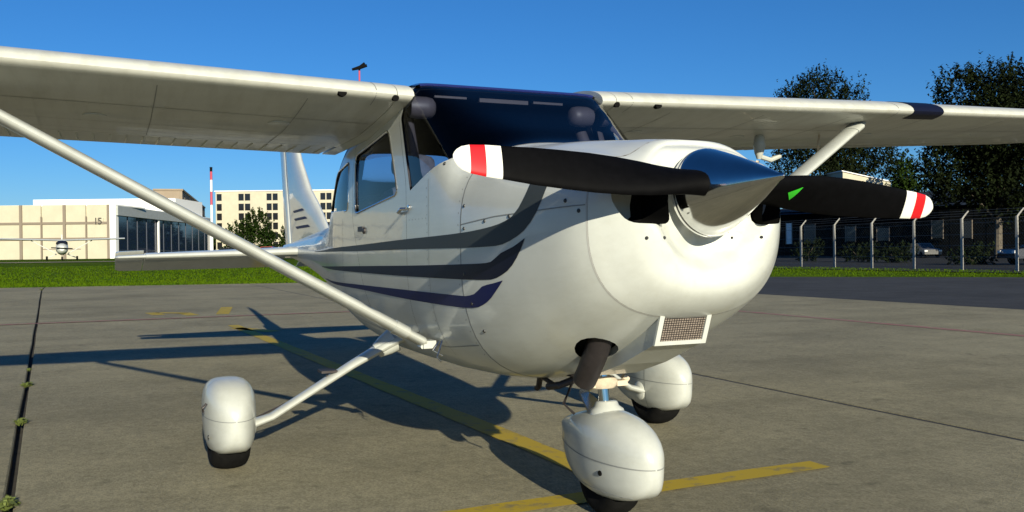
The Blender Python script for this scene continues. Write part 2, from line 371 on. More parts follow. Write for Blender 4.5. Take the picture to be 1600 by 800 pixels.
for sgn in (-1, 1):
    for nm, tc_, bc_, m_ in STR:
        o = mk('stripe', band(tc_, bc_, sgn), m_, plane, label={'grey': 'grey upper side stripe', 'dark': 'dark navy middle side stripe', 'blue': 'navy blue lower side stripe'}[nm])
    for pts, w_ in (([(-.046, 1.203), (.25, 1.225), (.57, 1.236), (.785, 1.244)], .004), ([(-.42, 1.42), (-.43, .62)], .003), ([(-2.05, 1.30), (-2.05, .66)], .003), ([(-2.9, 1.3), (-2.9, .75)], .003), ([(-3.9, 1.25), (-3.9, .86)], .003), ([(-.06, .70), (-.42, .66), (-1.0, .64), (-2.05, .70)], .003)):
        mk('panel_seam', side_strip(pts, w_, sgn), SEAM, plane)
    for x, z in ((-.025, 1.279), (-.014, 1.186), (.172, 1.21), (.361, 1.222), (.70, 1.262), (.76, 1.225), (.046, .768), (-.02, 1.0), (.02, .88), (-.27, 1.475)):
        y = side_y(x, z); e = .01
        nr = Vector((-(side_y(x+e, z)-side_y(x-e, z))/(2*e), 1, -(side_y(x, z+e)-side_y(x, z-e))/(2*e))).normalized()
        mk('screw', disc((x, sgn*(y+.001), z), (nr.x, sgn*nr.y, nr.z), .0075), SCREW, plane)
def bowl_x(y, z):
    for q in np.linspace(.962, .79, 200):
        if side_y(float(q), z) > abs(y) : return sculpt((float(q), y, z))[0]
    return .8
for y in (-.262, -.198, .075, .125, .2): mk('screw', disc((bowl_x(y, 1.13)+.002, y, 1.13), (1, 0, 0), .006), SCREW, bowl)
# rivet rows on the fuselage side: flush dots joined
def rivets(pts_list, sgn):
    vf = ([], [])
    for x, z in pts_list:
        y = sgn*(side_y(x, z)+.0008); vf = join(vf, ([(x+.0035*math.cos(a), y, z+.0035*math.sin(a)) for a in (0, 1.26, 2.51, 3.77, 5.03)], [(0, 1, 2, 3, 4)]))
    return vf
for sgn in (-1, 1):
    rv = [(x, 1.245) for x in span(-.46, -.70, .05)]+[(-.445, z) for z in span(1.38, .66, .04)]+[(-2.035, z) for z in span(1.28, .70, .04)]+[(x, .86-.02*math.sin(x)) for x in span(-.1, -.7, .04)]+[(-.075, z) for z in span(1.40, .66, .05)]+[(-2.885, z) for z in span(1.25, .8, .04)]
    mk('rivet_row', rivets(rv, sgn), SEAM, plane, False, kind='stuff')

# intake scoop under the nose
def rect(x, hw, z0, z1): return [(x, -hw, z0), (x, hw, z0), (x, hw, z1), (x, -hw, z1)]
sc_secs = [[(.745, -.118, .757), (.745, .09, .757), (.795, .09, .892), (.795, -.118, .892)], [(.50, -.108, .660), (.50, .098, .660), (.50, .098, .84), (.50, -.108, .84)],
           [(.28, -.10, .592), (.28, .10, .592), (.28, .10, .75), (.28, -.10, .75)], [(.08, -.085, .565), (.08, .085, .565), (.08, .085, .7), (.08, -.085, .7)]]
scoop = mk('intake_scoop', loft(sc_secs, True, True), WHITE, plane, False)
def facept(u, v, o=0.): return (.745+.05*v+o, -.118+.208*u, .757+.135*v)
fr = []
for (u0, v0, u1, v1) in ((-.02, -.02, 1.02, .09), (-.02, .86, 1.02, 1.02), (-.02, .09, .07, .86), (.93, .09, 1.02, .86)):
    a = [facept(u0, v0), facept(u1, v0), facept(u1, v1), facept(u0, v1)]; b = [facept(u0, v0, .012), facept(u1, v0, .012), facept(u1, v1, .012), facept(u0, v1, .012)]
    fr.append(loft([a, b], True, True))
mk('scoop_frame', join(*fr), WHITE, scoop, False)
mk('filter_screen', ([facept(.06, .08, .003), facept(.94, .08, .003), facept(.94, .87, .003), facept(.06, .87, .003)], [(0, 1, 2, 3)]), MESHM, scoop, False)
wires = []
for k in range(1, 18): a, b = facept(.06+.88*k/18, .08, .0045), facept(.06+.88*k/18, .87, .0045); wires.append(tube([a, b], .0011, 4, False))
for k in range(1, 13): a, b = facept(.06, .08+.79*k/13, .0055), facept(.94, .08+.79*k/13, .0055); wires.append(tube([a, b], .0011, 4, False))
mk('filter_wire', join(*wires), DARKM, scoop, False, kind='stuff')
for u in (.2, .85): mk('screw', disc(facept(u, 1.08, .004), (1, 0, .1), .010), SCREW, scoop)
# exhaust
ex = [(.515, -.185, .80), (.45, -.185, .70), (.39, -.18, .632), (.345, -.176, .587)]
pipe = mk('exhaust_pipe', tube(ex, [.047, .047, .046, .046], 20, False), DARKM, plane)
mk('pipe_bore', tube([(.349, -.1765, .595), (.38, -.18, .62)], [.042, .042], 20, True), GAP, pipe)

# ------------------------------------------------------------------ propeller and spinner
HX, HZ, TH = .995, 1.300, R(-3.97)
RS = [.10, .14, .18, .24, .31, .40, .50, .60, .70, .805, .856, .905, .93, .945, .953, .957]
CH = dict(zip(RS, [.115, .118, .124, .134, .140, .143, .140, .132, .122, .105, .099, .088, .072, .050, .029, .011]))
THK = dict(zip(RS, [.062, .055, .046, .036, .028, .021, .017, .0145, .0125, .0105, .0095, .0085, .007, .0055, .004, .002]))
def blade_sec(r, s, infl=0.):
    e = Vector((0, s*math.cos(TH), s*math.sin(TH))); tg = Vector((0, -math.sin(TH), math.cos(TH)))*s
    be = min(math.atan(1.38/(2*math.pi*r)), R(46)); cdir = tg*math.cos(be)+Vector((1, 0, 0))*math.sin(be); nrm = Vector((1, 0, 0))*math.cos(be)-tg*math.sin(be)
    o = Vector((HX, 0, HZ))+e*r; c = CH[r]; t = THK[r]; P = []
    for k in range(20):
        a = 2*math.pi*k/20; u = math.cos(a); th = math.sin(a)
        prof = (1-u*u)**.5*(1+.35*u); up_ = .75 if th > 0 else .25
        P.append(tuple(o+cdir*(u*(c/2+infl)+(.03*c))+nrm*((prof*t*up_*(1 if th > 0 else -1))+(infl if th > 0 else -infl))))
    return P
def blade_piece(rs, s, infl=0.): return loft([blade_sec(r, s, infl) for r in rs], True, True)
for s in (-1, 1):
    bl = mk('propeller_blade', blade_piece([r for r in RS if r <= .805], s), BLACKP, plane, angle=50)
    mk('tip_band', blade_piece([.805, .856], s), CAPW, bl, label='white inner tip band'); mk('tip_band', blade_piece([.856, .905], s), RED, bl, label='red tip band')
    mk('tip_band', blade_piece([.905, .93, .945, .953, .957], s), CAPW, bl, label='white rounded tip')
    if s > 0:
        def bsurf(r, u):
            i = max(k for k in range(len(RS)-1) if RS[k] <= r); f = (r-RS[i])/(RS[i+1]-RS[i]); c = CH[RS[i]]*(1-f)+CH[RS[i+1]]*f; t = THK[RS[i]]*(1-f)+THK[RS[i+1]]*f
            e = Vector((0, math.cos(TH), math.sin(TH))); tg = Vector((0, -math.sin(TH), math.cos(TH))); be = min(math.atan(1.38/(2*math.pi*r)), R(46))
            cd = tg*math.cos(be)+Vector((1, 0, 0))*math.sin(be); nr = Vector((1, 0, 0))*math.cos(be)-tg*math.sin(be)
            return Vector((HX, 0, HZ))+e*r+cd*(u*c/2+.03*c)+nr*((1-u*u)**.5*(1+.35*u)*t*.75+.003)
        A, B, D_ = (.235, .28), (.295, .55), (.265, -.25); V = []; F = []; n_ = 6; ix = {}
        for a in range(n_+1):
            for b in range(n_+1-a):
                c = n_-a-b; ix[a, b] = len(V); V.append(tuple(bsurf(*[(A[q]*a+B[q]*b+D_[q]*c)/n_ for q in (0, 1)])))
        for a in range(n_):
            for b in range(n_-a):
                F.append((ix[a, b], ix[a+1, b], ix[a, b+1]))
                if a+b < n_-1: F.append((ix[a+1, b], ix[a+1, b+1], ix[a, b+1]))
        mk('sticker', (V, F), GREEN, bl, False, label='green triangular sticker')
SB = Vector((.930, 0, 1.283)); ST_ = Vector((1.292, 0, 1.312)); SA = ST_-SB; L = SA.length; prof = [(-.010, .138), (-.004, .149)]
for k in range(0, 27):
    u = k/26; prof.append((L*u*.985, .150*(1-.85*u-.15*u*u) if u < 1 else .0))
prof[-2] = (L*.962, .0085); prof[-1] = (L*.98, .0)
spin = mk('spinner', lathe(prof, SB, SA, 64), CHROME, plane)
mk('spinner_backplate', lathe([(-.022, .08), (-.022, .151), (-.011, .151), (-.011, .08)], SB, SA, 48), STEEL, spin)
# ------------------------------------------------------------------ wings
def foil(u, top, t=.118):
    yt = 5*t*(.2969*u**.5-.126*u-.3516*u*u+.2843*u**3-.1015*u**4)
    yc = .02/.16*(.8*u-u*u) if u < .4 else .02/.36*(.2+.8*u-u*u)
    return yc+(yt if top else -yt*(.60+.40*min(1, u/.45)))
def wing_geo(s, y):
    z0 = 1.872 if s > 0 else 1.835; zle = z0+(y-.56)*math.tan(R(1.73)); t = max(0, (y-2.54)/2.9); c = 1.62-.5*t; xle = -.68-.09*t
    drop = (.10-.012*(y-.56)) if s > 0 else (.115+.008*(y-.56)); return xle, zle, c, drop
def wpt(s, y, u, top, off=0.):
    x, z, c, dr = wing_geo(s, y); q = foil(u, top)*c+(off if top else -off); return (x-u*c, s*y, z+q-dr*u)
def wsec(s, y, u0, u1, n=22, shr=1.):
    us = [u0+(u1-u0)*(.5-.5*math.cos(math.pi*k/n)) if u0 == 0 else u0+(u1-u0)*k/n for k in range(n+1)]
    P = [wpt(s, y, u, True) for u in us]+[wpt(s, y, u, False) for u in us[::-1]]
    if u0 == 0: P = P[:-1]
    return P
def strip_w(s, pts, wd, off=.0012):
    """thin line on the wing skin; pts: (y, u, top)"""
    V = []; F = []
    for i, (y, u, tp) in enumerate(pts):
        a = Vector(wpt(s, y, u, tp, off)); b = pts[min(i+1, len(pts)-1)]; c = pts[max(i-1, 0)]
        t = (Vector(wpt(s, *b, off))-Vector(wpt(s, *c, off))).normalized(); q = t.cross(Vector((0, 0, 1))).normalized()*wd/2
        V += [tuple(a+q), tuple(a-q)]
    for i in range(len(pts)-1): F.append((2*i, 2*i+1, 2*i+3, 2*i+2))
    return V, F
for s in (-1, 1):
    ys = [.60, .8, 1.1, 1.5, 2.0, 2.54, 3.0, 3.6, 4.2, 4.8, 5.10]
    main = loft([wsec(s, y, 0, .745) for y in ys], True, True)
    root = loft([wsec(s, y, 0, 1, 26) for y in (.515, .55, .597)], True, True)
    tipY = [5.103, 5.25, 5.38, 5.45, 5.475]; tips = []
    for y, k in zip(tipY, (1, 1, .93, .75, .3)):
        S_ = wsec(s, min(y, 5.4), 0, 1, 26); cz = sum(p[2] for p in S_)/len(S_); cx_ = sum(p[0] for p in S_)/len(S_)
        tips.append([(cx_+(p[0]-cx_)*(.6+.4*k), s*y, cz+(p[2]-cz)*k) for p in S_])
    wing = mk('wing', join(main, root, loft(tips, True, True)), WINGP, plane, angle=45)
    fl = loft([wsec(s, y, .750, 1, 8) for y in span(.62, 2.60, .33)], True, True); al = loft([wsec(s, y, .750, 1, 8) for y in span(2.63, 5.08, .35)], True, True)
    flap = mk('flap', fl, WINGP, wing, angle=30); ail = mk('aileron', al, WINGP, wing, angle=30)
    for tp in (True, False):
        for part, y0, y1 in ((flap, .66, 2.58), (ail, 2.68, 5.05)):
            ribs = [tube([wpt(s, y, .79, tp, -.002), wpt(s, y, .83, tp, .002), wpt(s, y, .93, tp, .002), wpt(s, y, .975, tp, -.001)], .0065, 6) for y in span(y0, y1, .085)]
            mk('stiffening_bead', join(*ribs), WINGP, part, kind='stuff')
    mk('panel_seam', join(strip_w(s, [(y, .27, False) for y in span(.62, 5.05, .3)], .005), strip_w(s, [(y, .50, False) for y in span(.62, 5.05, .3)], .004), strip_w(s, [(y, .66, False) for y in span(.62, 5.05, .3)], .004), *[strip_w(s, [(y, u, False) for u in span(.06, .74, .06)], .004) for y in (1.0, 1.65, 2.3, 2.95, 3.7, 4.4)]), SEAM, wing, kind='stuff')
    lines = []
    for y in (.70, 2.62): lines.append(strip_w(s, [(y, u, True) for u in (.10, .07, .045, .025, .012, .004)]+[(y, u, False) for u in (.0, .006, .02, .04, .07)], .004))
    mk('skin_joint', join(*lines), SEAM, wing, kind='stuff')
    rv = ([], [])
    for y in span(.66, 4.9, .045):
        for u in (.285, .515, .645):
            x, yy, z = wpt(s, y, u, False, .0008); rv = join(rv, ([(x+.0035*math.cos(a), yy+.0035*math.sin(a), z) for a in (0, 1.57, 3.14, 4.71)], [(0, 1, 2, 3)]))
    mk('rivet_row', rv, SEAM, wing, False, kind='stuff')
    for y, u in ((1.05, .35), (1.9, .42), (2.9, .36), (3.9, .40)):
        x, yy, z = wpt(s, y, u, False); mk('inspection_cover', lathe([(-.004, .055), (.002, .055), (.003, .05)], (x, yy, z), (0, 0, -1), 20), WINGP, wing)
    # openings in the leading edge: half-round vent and round cabin air inlet
    x, yy, z = wpt(s, .86, .006, False); z -= .008
    hv = [(x+.012-.006*abs(v), yy+.020*u, z+.022*v) for u, v in [(-1, .45), (1, .45)]+[(math.cos(-a), -.1-.75*math.sin(a)+.35) for a in [math.pi*k/10 for k in range(1, 10)]]]
    hv2 = [(p[0]-.03, p[1], p[2]) for p in hv]; mk('leading_edge_vent', loft([hv2, hv], True, True), GAP, wing, False)
    x, yy, z = wpt(s, .605, .008, False)
    mk('cabin_air_inlet', lathe([(-.03, .016), (.008, .016), (.009, .012)], (x, yy, z+.0), (.93, -s*.05, -.18), 18), GAP, wing)
    # navy band round the leading edge
    bnd = []
    ub = [.745*(.5-.5*math.cos(math.pi*k/22)) for k in range(23)]
    for y in (2.75, 2.88, 3.0, 3.02): bnd.append([wpt(s, y, u, True, .003) for u in ub[:0:-1]]+[tuple(Vector(wpt(s, y, 0, True))+Vector((.003, 0, 0)))]+[wpt(s, y, u, False, .003) for u in ub[1:5]])
    mk('leading_edge_band', loft(bnd, False, False), NAVYST, wing, label='navy blue band round the leading edge')
    # strut
    a = Vector((-.57, s*.526, .677)); x, yy, z = wpt(s, 2.55, .15, False); b = Vector((x, yy, z+.012)); d_ = (b-a).normalized(); cx_ = Vector((1, 0, 0))-d_*d_.x; cx_.normalize(); n_ = d_.cross(cx_)
    secs = []
    for t in (-.006, 0, .03, .06, .1, .5, .9, .94, .97, 1.0):
        k = 1 if .06 <= t <= .94 else (.62 if t in (-.006, 1.0) else .85); p = a+(b-a)*t
        secs.append([tuple(p+cx_*(.066*k*(math.cos(q)+.12*math.cos(2*q)))+n_*(.0285*k*math.sin(q))) for q in [2*math.pi*j/22 for j in range(22)]])
    st = mk('wing_strut', loft(secs, True, True), FAIRP, plane)
    for t in (.05, .95):
        p = a+(b-a)*t; cuff = []
        for dt in (-.035, .035):
            q0 = p+d_*dt; cuff.append([tuple(q0+cx_*(.071*(math.cos(q)+.12*math.cos(2*q)))+n_*(.032*math.sin(q))) for q in [2*math.pi*j/22 for j in range(22)]])
        mk('strut_cuff', loft(cuff, True, True), FAIRP, st)
    mk('strut_fitting', join(box((-.56, s*.505, .665), (.07, .06, .035)), tube([(-.59, s*.535, .655), (-.54, s*.535, .655)], .010, 8)), FAIRP, st, False)
    # cable tie-down and small step bracket beside the strut foot
    mk('tie_down_ring', join(tube([(-.44, s*.475, .69), (-.40, s*.515, .62), (-.385, s*.50, .60)], .0045, 6), tube([(-.47, s*.475, .685), (-.46, s*.512, .645), (-.44, s*.475, .62)], .005, 6)), STEEL, plane)
# fuel vent tube and drain under the port wing, seen behind the spinner
x, y, z = wpt(1, 2.05, .42, False)
v = mk('fuel_vent', join(lathe([(0, .01), (.03, .034), (.08, .040), (.13, .03), (.17, .014)], (x+.06, y, z+.02), (-.12, .05, -1), 16), tube([(x+.03, y+.02, z-.13), (x+.02, y+.12, z-.15), (x+.02, y+.20, z-.12)], .017, 8)), FAIRP, plane)
mk('vent_tube', tube([(x+.04, y, z-.16), (x+.03, y-.01, z-.26), (x+.035, y-.005, z-.36), (x+.05, y, z-.46)], .012, 8), BRASS, v)
x, y, z = wpt(1, 2.52, .36, False); mk('fuel_drain', tube([(x, y, z+.01), (x, y-.01, z-.07), (x-.02, y+.01, z-.11)], .009, 8), BRASS, plane)
# ------------------------------------------------------------------ tail
def tfoil(u, t): return 5*t*(.2969*u**.5-.126*u-.3516*u*u+.2843*u**3-.1015*u**4)
def vsec(z, xl, xt, t, n=14):
    c = xl-xt; us = [.5-.5*math.cos(math.pi*k/n) for k in range(n+1)]
    return [(xl-u*c, tfoil(u, t)*c, z) for u in us]+[(xl-u*c, -tfoil(u, t)*c, z) for u in us[-2:0:-1]]
fin = mk('fin', loft([vsec(z, a, b, t) for z, a, b, t in ((1.16, -4.6, -6.52, .035), (1.30, -4.72, -6.56, .045), (1.42, -4.92, -6.60, .06), (1.55, -5.16, -6.63, .075), (1.72, -5.52, -6.68, .09), (2.04, -5.95, -6.77, .11), (2.4, -6.28, -6.87, .11), (2.56, -6.42, -6.92, .10), (2.60, -6.52, -6.93, .05))], True, True), WHITE, plane)
mk('rudder', loft([vsec(z, a, b, t) for z, a, b, t in ((1.10, -6.54, -6.86, .12), (1.5, -6.635, -6.96, .12), (2.04, -6.78, -7.08, .11), (2.5, -6.905, -7.22, .10), (2.62, -6.55, -7.28, .05), (2.66, -6.62, -7.27, .02))], True, True), WHITE, fin)
for z0, z1 in ((1.345, 1.372), (1.43, 1.456), (1.515, 1.54)):
    for sgn in (-1, 1):
        V = []; F = []
        for k in range(13):
            u = k/12
            for z in (z0, z1):
                xl = np.interp(z, [1.16, 1.30, 1.42, 1.55, 1.72], [-4.6, -4.72, -4.92, -5.16, -5.52]); xt = np.interp(z, [1.16, 1.30, 1.42, 1.55], [-6.52, -6.56, -6.6, -6.63]); tt = np.interp(z, [1.16, 1.3, 1.42, 1.55], [.035, .045, .06, .075])
                uu = .30+.42*u+(.04 if z == z1 else 0); c = xl-xt; V.append((xl-uu*c, sgn*(tfoil(uu, tt)*c+.003), z))
        for k in range(12): F.append((2*k, 2*k+1, 2*k+3, 2*k+2))
        mk('fin_stripe', (V, F), BLUEST, fin)
DR = R(17)
for s in (-1, 1):
    def hz(y, xl, xt, t, z=1.068, n=12):
        c = xl-xt; us = [.5-.5*math.cos(math.pi*k/n) for k in range(n+1)]
        return [(xl-u*c, s*y, z+tfoil(u, t)*c) for u in us]+[(xl-u*c, s*y, z-tfoil(u, t)*c) for u in us[-2:0:-1]]
    st = mk('stabilizer', loft([hz(.04, -5.30, -6.27, .11, 1.112), hz(.5, -5.44, -6.27, .11, 1.10), hz(1.50, -5.72, -6.27, .12, 1.078)]+[hz(1.503, -5.73, -6.10, .12, 1.078), hz(1.74, -5.80, -6.08, .12, 1.072), hz(1.77, -5.86, -6.06, .08, 1.07)], True, True), WHITE, plane)
    def el(y, c, zh, f=0.):
        P = []
        for u, h in ((-.04-f, .0), (-.02-f*.6, .028), (.06, .034), (.35, .024), (1, .004), (1, -.004), (.35, -.024), (.06, -.034), (-.02-f*.6, -.028)):
            dx = u*c; P.append((-6.30-dx*math.cos(DR)+h*math.sin(-DR)*-1*0, s*y, zh-dx*math.sin(DR)+h))
        return P
    elev = mk('elevator', join(loft([el(.10, .54, 1.108), el(.6, .53, 1.098), el(1.50, .48, 1.075)], True, True), loft([el(1.507, .48, 1.075, .40), el(1.72, .46, 1.07, .38), el(1.76, .42, 1.07, .30)], True, True)), WHITE, st, angle=30)

# ------------------------------------------------------------------ undercarriage
def fairing(xc, yc, len_f, len_b, hw, z0, z1, name='wheel_fairing', fl=3.0):
    secs = []; n = 28
    for k in range(23):
        a = math.pi*k/22; u = -math.cos(a)                       # -1 nose, 1 tail
        x = xc-(u*len_b if u > 0 else u*len_f)
        q = (1-abs(u)**2.2)**.5 if u < 0 else (1-u**1.55)**.85
        q = max(q, .02); w = hw*q; zc = z0+(z1-z0)*(.52 if u < 0 else .52+.12*u); hu = (z1-zc)*(q if u < 0 else q**.9); hd = (zc-z0)*(q**.55 if u < 0 else q**.5)
        P = []
        for j in range(n):
            b = 2*math.pi*(j+.5)/n; c, s_ = math.cos(b), math.sin(b); e = fl if s_ > 0 else 4.5; r = (abs(c)**e+abs(s_)**e)**(-1/e)
            P.append((x, yc+w*r*c*(1 if s_ > 0 else 1-.10*abs(s_)), zc+(hu if s_ > 0 else hd)*r*s_))
        secs.append(P)
    return secs
def tyre(parent, c, r, w):
    prof = []
    for k in range(15):
        a = math.pi*k/14; prof.append((-w/2*math.cos(a), r*.62+r*.38*math.sin(a)**.55))
    t = mk('tyre', lathe([(-w*.3, r*.3)]+prof+[(w*.3, r*.3)], c, (0, 1, 0), 36), TYRE, parent)
    return t
def seam_fair(secs, z, hw=.004):
    V = []; F = []
    for side_ in (0, 1):
        row = []
        for S_ in (secs if side_ == 0 else secs[::-1]):
            ys = [p for p in S_]; best = None; n = len(S_)
            for i in range(n):
                p, q = S_[i], S_[(i+1) % n]
                if (p[2]-z)*(q[2]-z) <= 0 and p[2] != q[2]:
                    t = (z-p[2])/(q[2]-p[2]); y = p[1]+t*(q[1]-p[1])
                    if best is None or (y > best if side_ == 0 else y < best): best = y
            if best is not None:
                cy = sum(p[1] for p in S_)/n; row.append((S_[0][0], best+(.0012 if best > cy else -.0012), z))
        k = len(V)
        for x, y, zz in row: V += [(x, y, zz-hw/2), (x, y, zz+hw/2)]
        for i in range(len(row)-1): F.append((k+2*i, k+2*i+1, k+2*i+3, k+2*i+2))
    return V, F
for s in (-1, 1):
    Y = s*1.298; X = -1.405
    leg = mk('main_gear_leg', loft([[tuple(Vector((px_, s*py_, pz_))+Vector((.055*k*math.cos(q), s*.018*k*math.sin(q)*.55, .018*k*math.sin(q)))) for q in [2*math.pi*j/16 for j in range(16)]] for px_, py_, pz_, k in ((-1.24, .42, .64, 1.5), (-1.25, .51, .60, 1.4), (-1.26, .565, .565, 1.2), (-1.29, .68, .498, 1.05), (-1.35, .92, .345, .95), (-1.39, 1.08, .243, .95), (-1.40, 1.17, .215, 1.1), (-1.405, 1.26, .205, 1.3))], True, True), FAIRP, plane)
    mk('leg_fairing', lathe([(0, .066), (.05, .058), (.09, .046), (.11, .040)], (-1.245, s*.46, .625), (-.06, s*.55, -.34), 18), FAIRP, leg)
    mk('boarding_step', join(box((-1.325, s*.80, .47), (.10, .085, .012)), tube([(-1.325, s*.80, .45), (-1.325, s*.815, .40)], .008, 6), tube([(-1.30, s*.775, .45), (-1.31, s*.80, .42)], .006, 6)), DARKM, leg, False)
    mk('brake_line', tube([(-1.36, s*.62, .49), (-1.41, s*.95, .325), (-1.45, s*1.15, .235)], .005, 6), DARKM, leg)
    secs = fairing(X+.02, Y, .32, .60, .128, .092, .465, fl=3.2)
    fa = mk('wheel_fairing', loft(secs, True, True), FAIRP, plane)
    mk('panel_seam', seam_fair(secs, .285), SEAM, fa); mk('axle_cover', lathe([(-.03, .06), (.012, .058), (.02, .045), (.024, .03)], (X, Y-s*.115, .21), (0, -s, 0), 24), FAIRP, fa)
    sx = X+.05; S0 = min(secs, key=lambda S_: abs(S_[0][0]-sx)); S1 = [(p[0]-.005, p[1]+(p[1]-Y)*.008, p[2]) for p in S0]; mk('shell_seam', loft([[(p[0], Y+(p[1]-Y)*1.008, p[2]) for p in S0], S1], True, False), SEAM, fa)
    mk('fairing_lip', seam_fair(secs, .10, .012), SEAM, fa)
    mk('tow_fitting', tube([(X+.17, Y+s*.12, .36), (X+.17, Y+s*.14, .34), (X+.16, Y+s*.135, .318)], .006, 8), DARKM, fa); mk('screw', disc((X+.2, Y+s*.118, .20), (0, s, 0), .011), SCREW, fa)
    tyre(fa, (X, Y, .19), .195, .19)
NX, NY = .185, .025
secs = fairing(NX+.02, NY, .33, .44, .128, .092, .438, fl=2.4)
nf = mk('wheel_fairing', loft(secs, True, True), FAIRP, plane, label='nose wheel fairing')
mk('panel_seam', seam_fair(secs, .255, .005), SEAM, nf); mk('panel_seam', seam_fair(secs, .135, .003), SEAM, nf)
mk('screw', disc((NX+.13, NY-.121, .21), (.3, -1, 0), .011), GAP, nf)
tyre(nf, (NX, NY, .168), .17, .15)
ns = mk('nose_strut', tube([(.165, NY, .38), (.135, NY*.8, .60)], .024, 20), CHROME, plane)
mk('strut_boot', lathe([(0, .075), (.022, .07), (.036, .052), (.052, .046), (.056, .040)], (.17, NY, .41), (-.1, 0, 1), 24), FAIRP, ns)
mk('strut_collar', lathe([(0, .05), (.012, .062), (.03, .066), (.042, .058), (.05, .05)], (.142, NY*.8, .515), (-.1, 0, 1), 24), BRASS, ns)
mk('upper_strut', tube([(.137, NY*.8, .575), (.10, 0, .78)], .042, 16), DARKM, ns)
mk('collar_lug', join(box((.15, NY-.085, .535), (.05, .06, .022)), box((.15, NY+.075, .535), (.045, .05, .022)), tube([(.15, NY+.09, .56), (.15, NY+.115, .545)], .012, 8)), BRASS, ns, False)
mk('torque_link', join(loft([rect(.08, .05, .525, .545), [(-.03, NY-.02, .47), (-.03, NY+.02, .47), (-.03, NY+.02, .487), (-.03, NY-.02, .487)]], True, True), loft([[(-.03, NY-.02, .463), (-.03, NY+.02, .463), (-.03, NY+.02, .478), (-.03, NY-.02, .478)], [(.10, NY-.05, .405), (.10, NY+.05, .405), (.10, NY+.05, .42), (.10, NY-.05, .42)]], True, True)), STEEL, ns, False)
mk('shimmy_damper', join(tube([(.12, -.09, .56), (.10, -.16, .535), (.02, -.17, .52)], .016, 10), tube([(.10, -.10, .54), (.06, -.12, .45), (.10, -.09, .41)], .006, 6), tube([(.02, -.15, .53), (-.12, -.16, .56)], .010, 8)), DARKM, ns)
mk('steering_rod', tube([(.13, -.08, .565), (-.05, -.18, .60), (-.16, -.2, .62)], .008, 8), DARKM, ns)
mk('fuel_sump_drain', tube([(-.28, -.06, .53), (-.30, -.06, .47), (-.32, -.06, .46)], .014, 8), DARKM, plane)
mk('belly_aerial', loft([[(-.62+q*.0, -.012, .52), (-.74, -.012, .52), (-.74, .012, .52), (-.62, .012, .52)], [(-.68, -.004, .40), (-.75, -.004, .40), (-.75, .004, .40), (-.68, .004, .40)]], True, True), DARKM, plane, False) if False else None

# ------------------------------------------------------------------ cabin interior seen through the glass
mk('instrument_panel', join(box((-.42, 0, 1.28), (.06, .98, .34)), loft([[(-.08, -.46, 1.46), (-.08, .46, 1.46), (-.08, .46, 1.40), (-.08, -.46, 1.40)], [(-.46, -.48, 1.475), (-.46, .48, 1.475), (-.46, .48, 1.42), (-.46, -.48, 1.42)]], True, True)), PANELM, plane, False)
for y in (-.25, .25):
    mk('control_yoke', join(tube([(-.45, y, 1.26), (-.62, y, 1.27)], .012, 8), tube([(-.62, y-.14, 1.33), (-.62, y-.13, 1.25), (-.62, y, 1.235), (-.62, y+.13, 1.25), (-.62, y+.14, 1.33)], .014, 8)), PANELM, plane)
def cushion(c, s, lean=0.):
    secs = []; n = 20
    for k in range(9):
        t = -1+2*k/8; q = max(.15, (1-abs(t)**4)**.5); P = []
        for j in range(n):
            a = 2*math.pi*(j+.5)/n; co, si = math.cos(a), math.sin(a); r = (abs(co)**4+abs(si)**4)**-.25
            P.append((c[0]+s[0]/2*r*co*(.7+.3*q)+lean*t*s[2]/2, c[1]+s[1]/2*r*si*q, c[2]+t*s[2]/2))
        secs.append(P)
    return loft(secs, True, True)
for xq, zq in ((-1.42, 1.22), (-2.25, 1.18)):
    for y in (-.255, .255):
        seat = mk('seat_back', cushion((xq, y, zq), (.11, .44, .56), -.20), SEAT, plane)
        mk('seat_cushion', cushion((xq+.24, y, zq-.30), (.46, .44, .14)), SEAT, seat)
        if xq > -2: mk('headrest', cushion((xq-.085, y, zq+.36), (.09, .25, .15)), SEAT, seat)
for y, w_, h_ in ((-.29, .17, .018), (0, .27, .036), (.25, .17, .02)):
    mk('sun_visor', box((-.80, y, 1.862), (.02, w_, h_)), TRIM, plane, False)
for s in (-1, 1):
    mk('air_duct', lathe([(0, .05), (.03, .054), (.08, .054), (.11, .048), (.125, .03), (.128, .01)], (-.80, s*.50, 1.80), (.12, -s, -.02), 24), TRIM, plane)
    mk('pillar_trim', tube([(-.88, s*.485, 1.74), (-.80, s*.495, 1.60), (-.73, s*.505, 1.47), (-.70, s*.50, 1.40)], [.03, .034, .036, .04], 10), TRIM, plane)
    mk('map_pocket', box((-.55, s*.515, 1.30), (.26, .02, .2)), TRIM, plane, False)
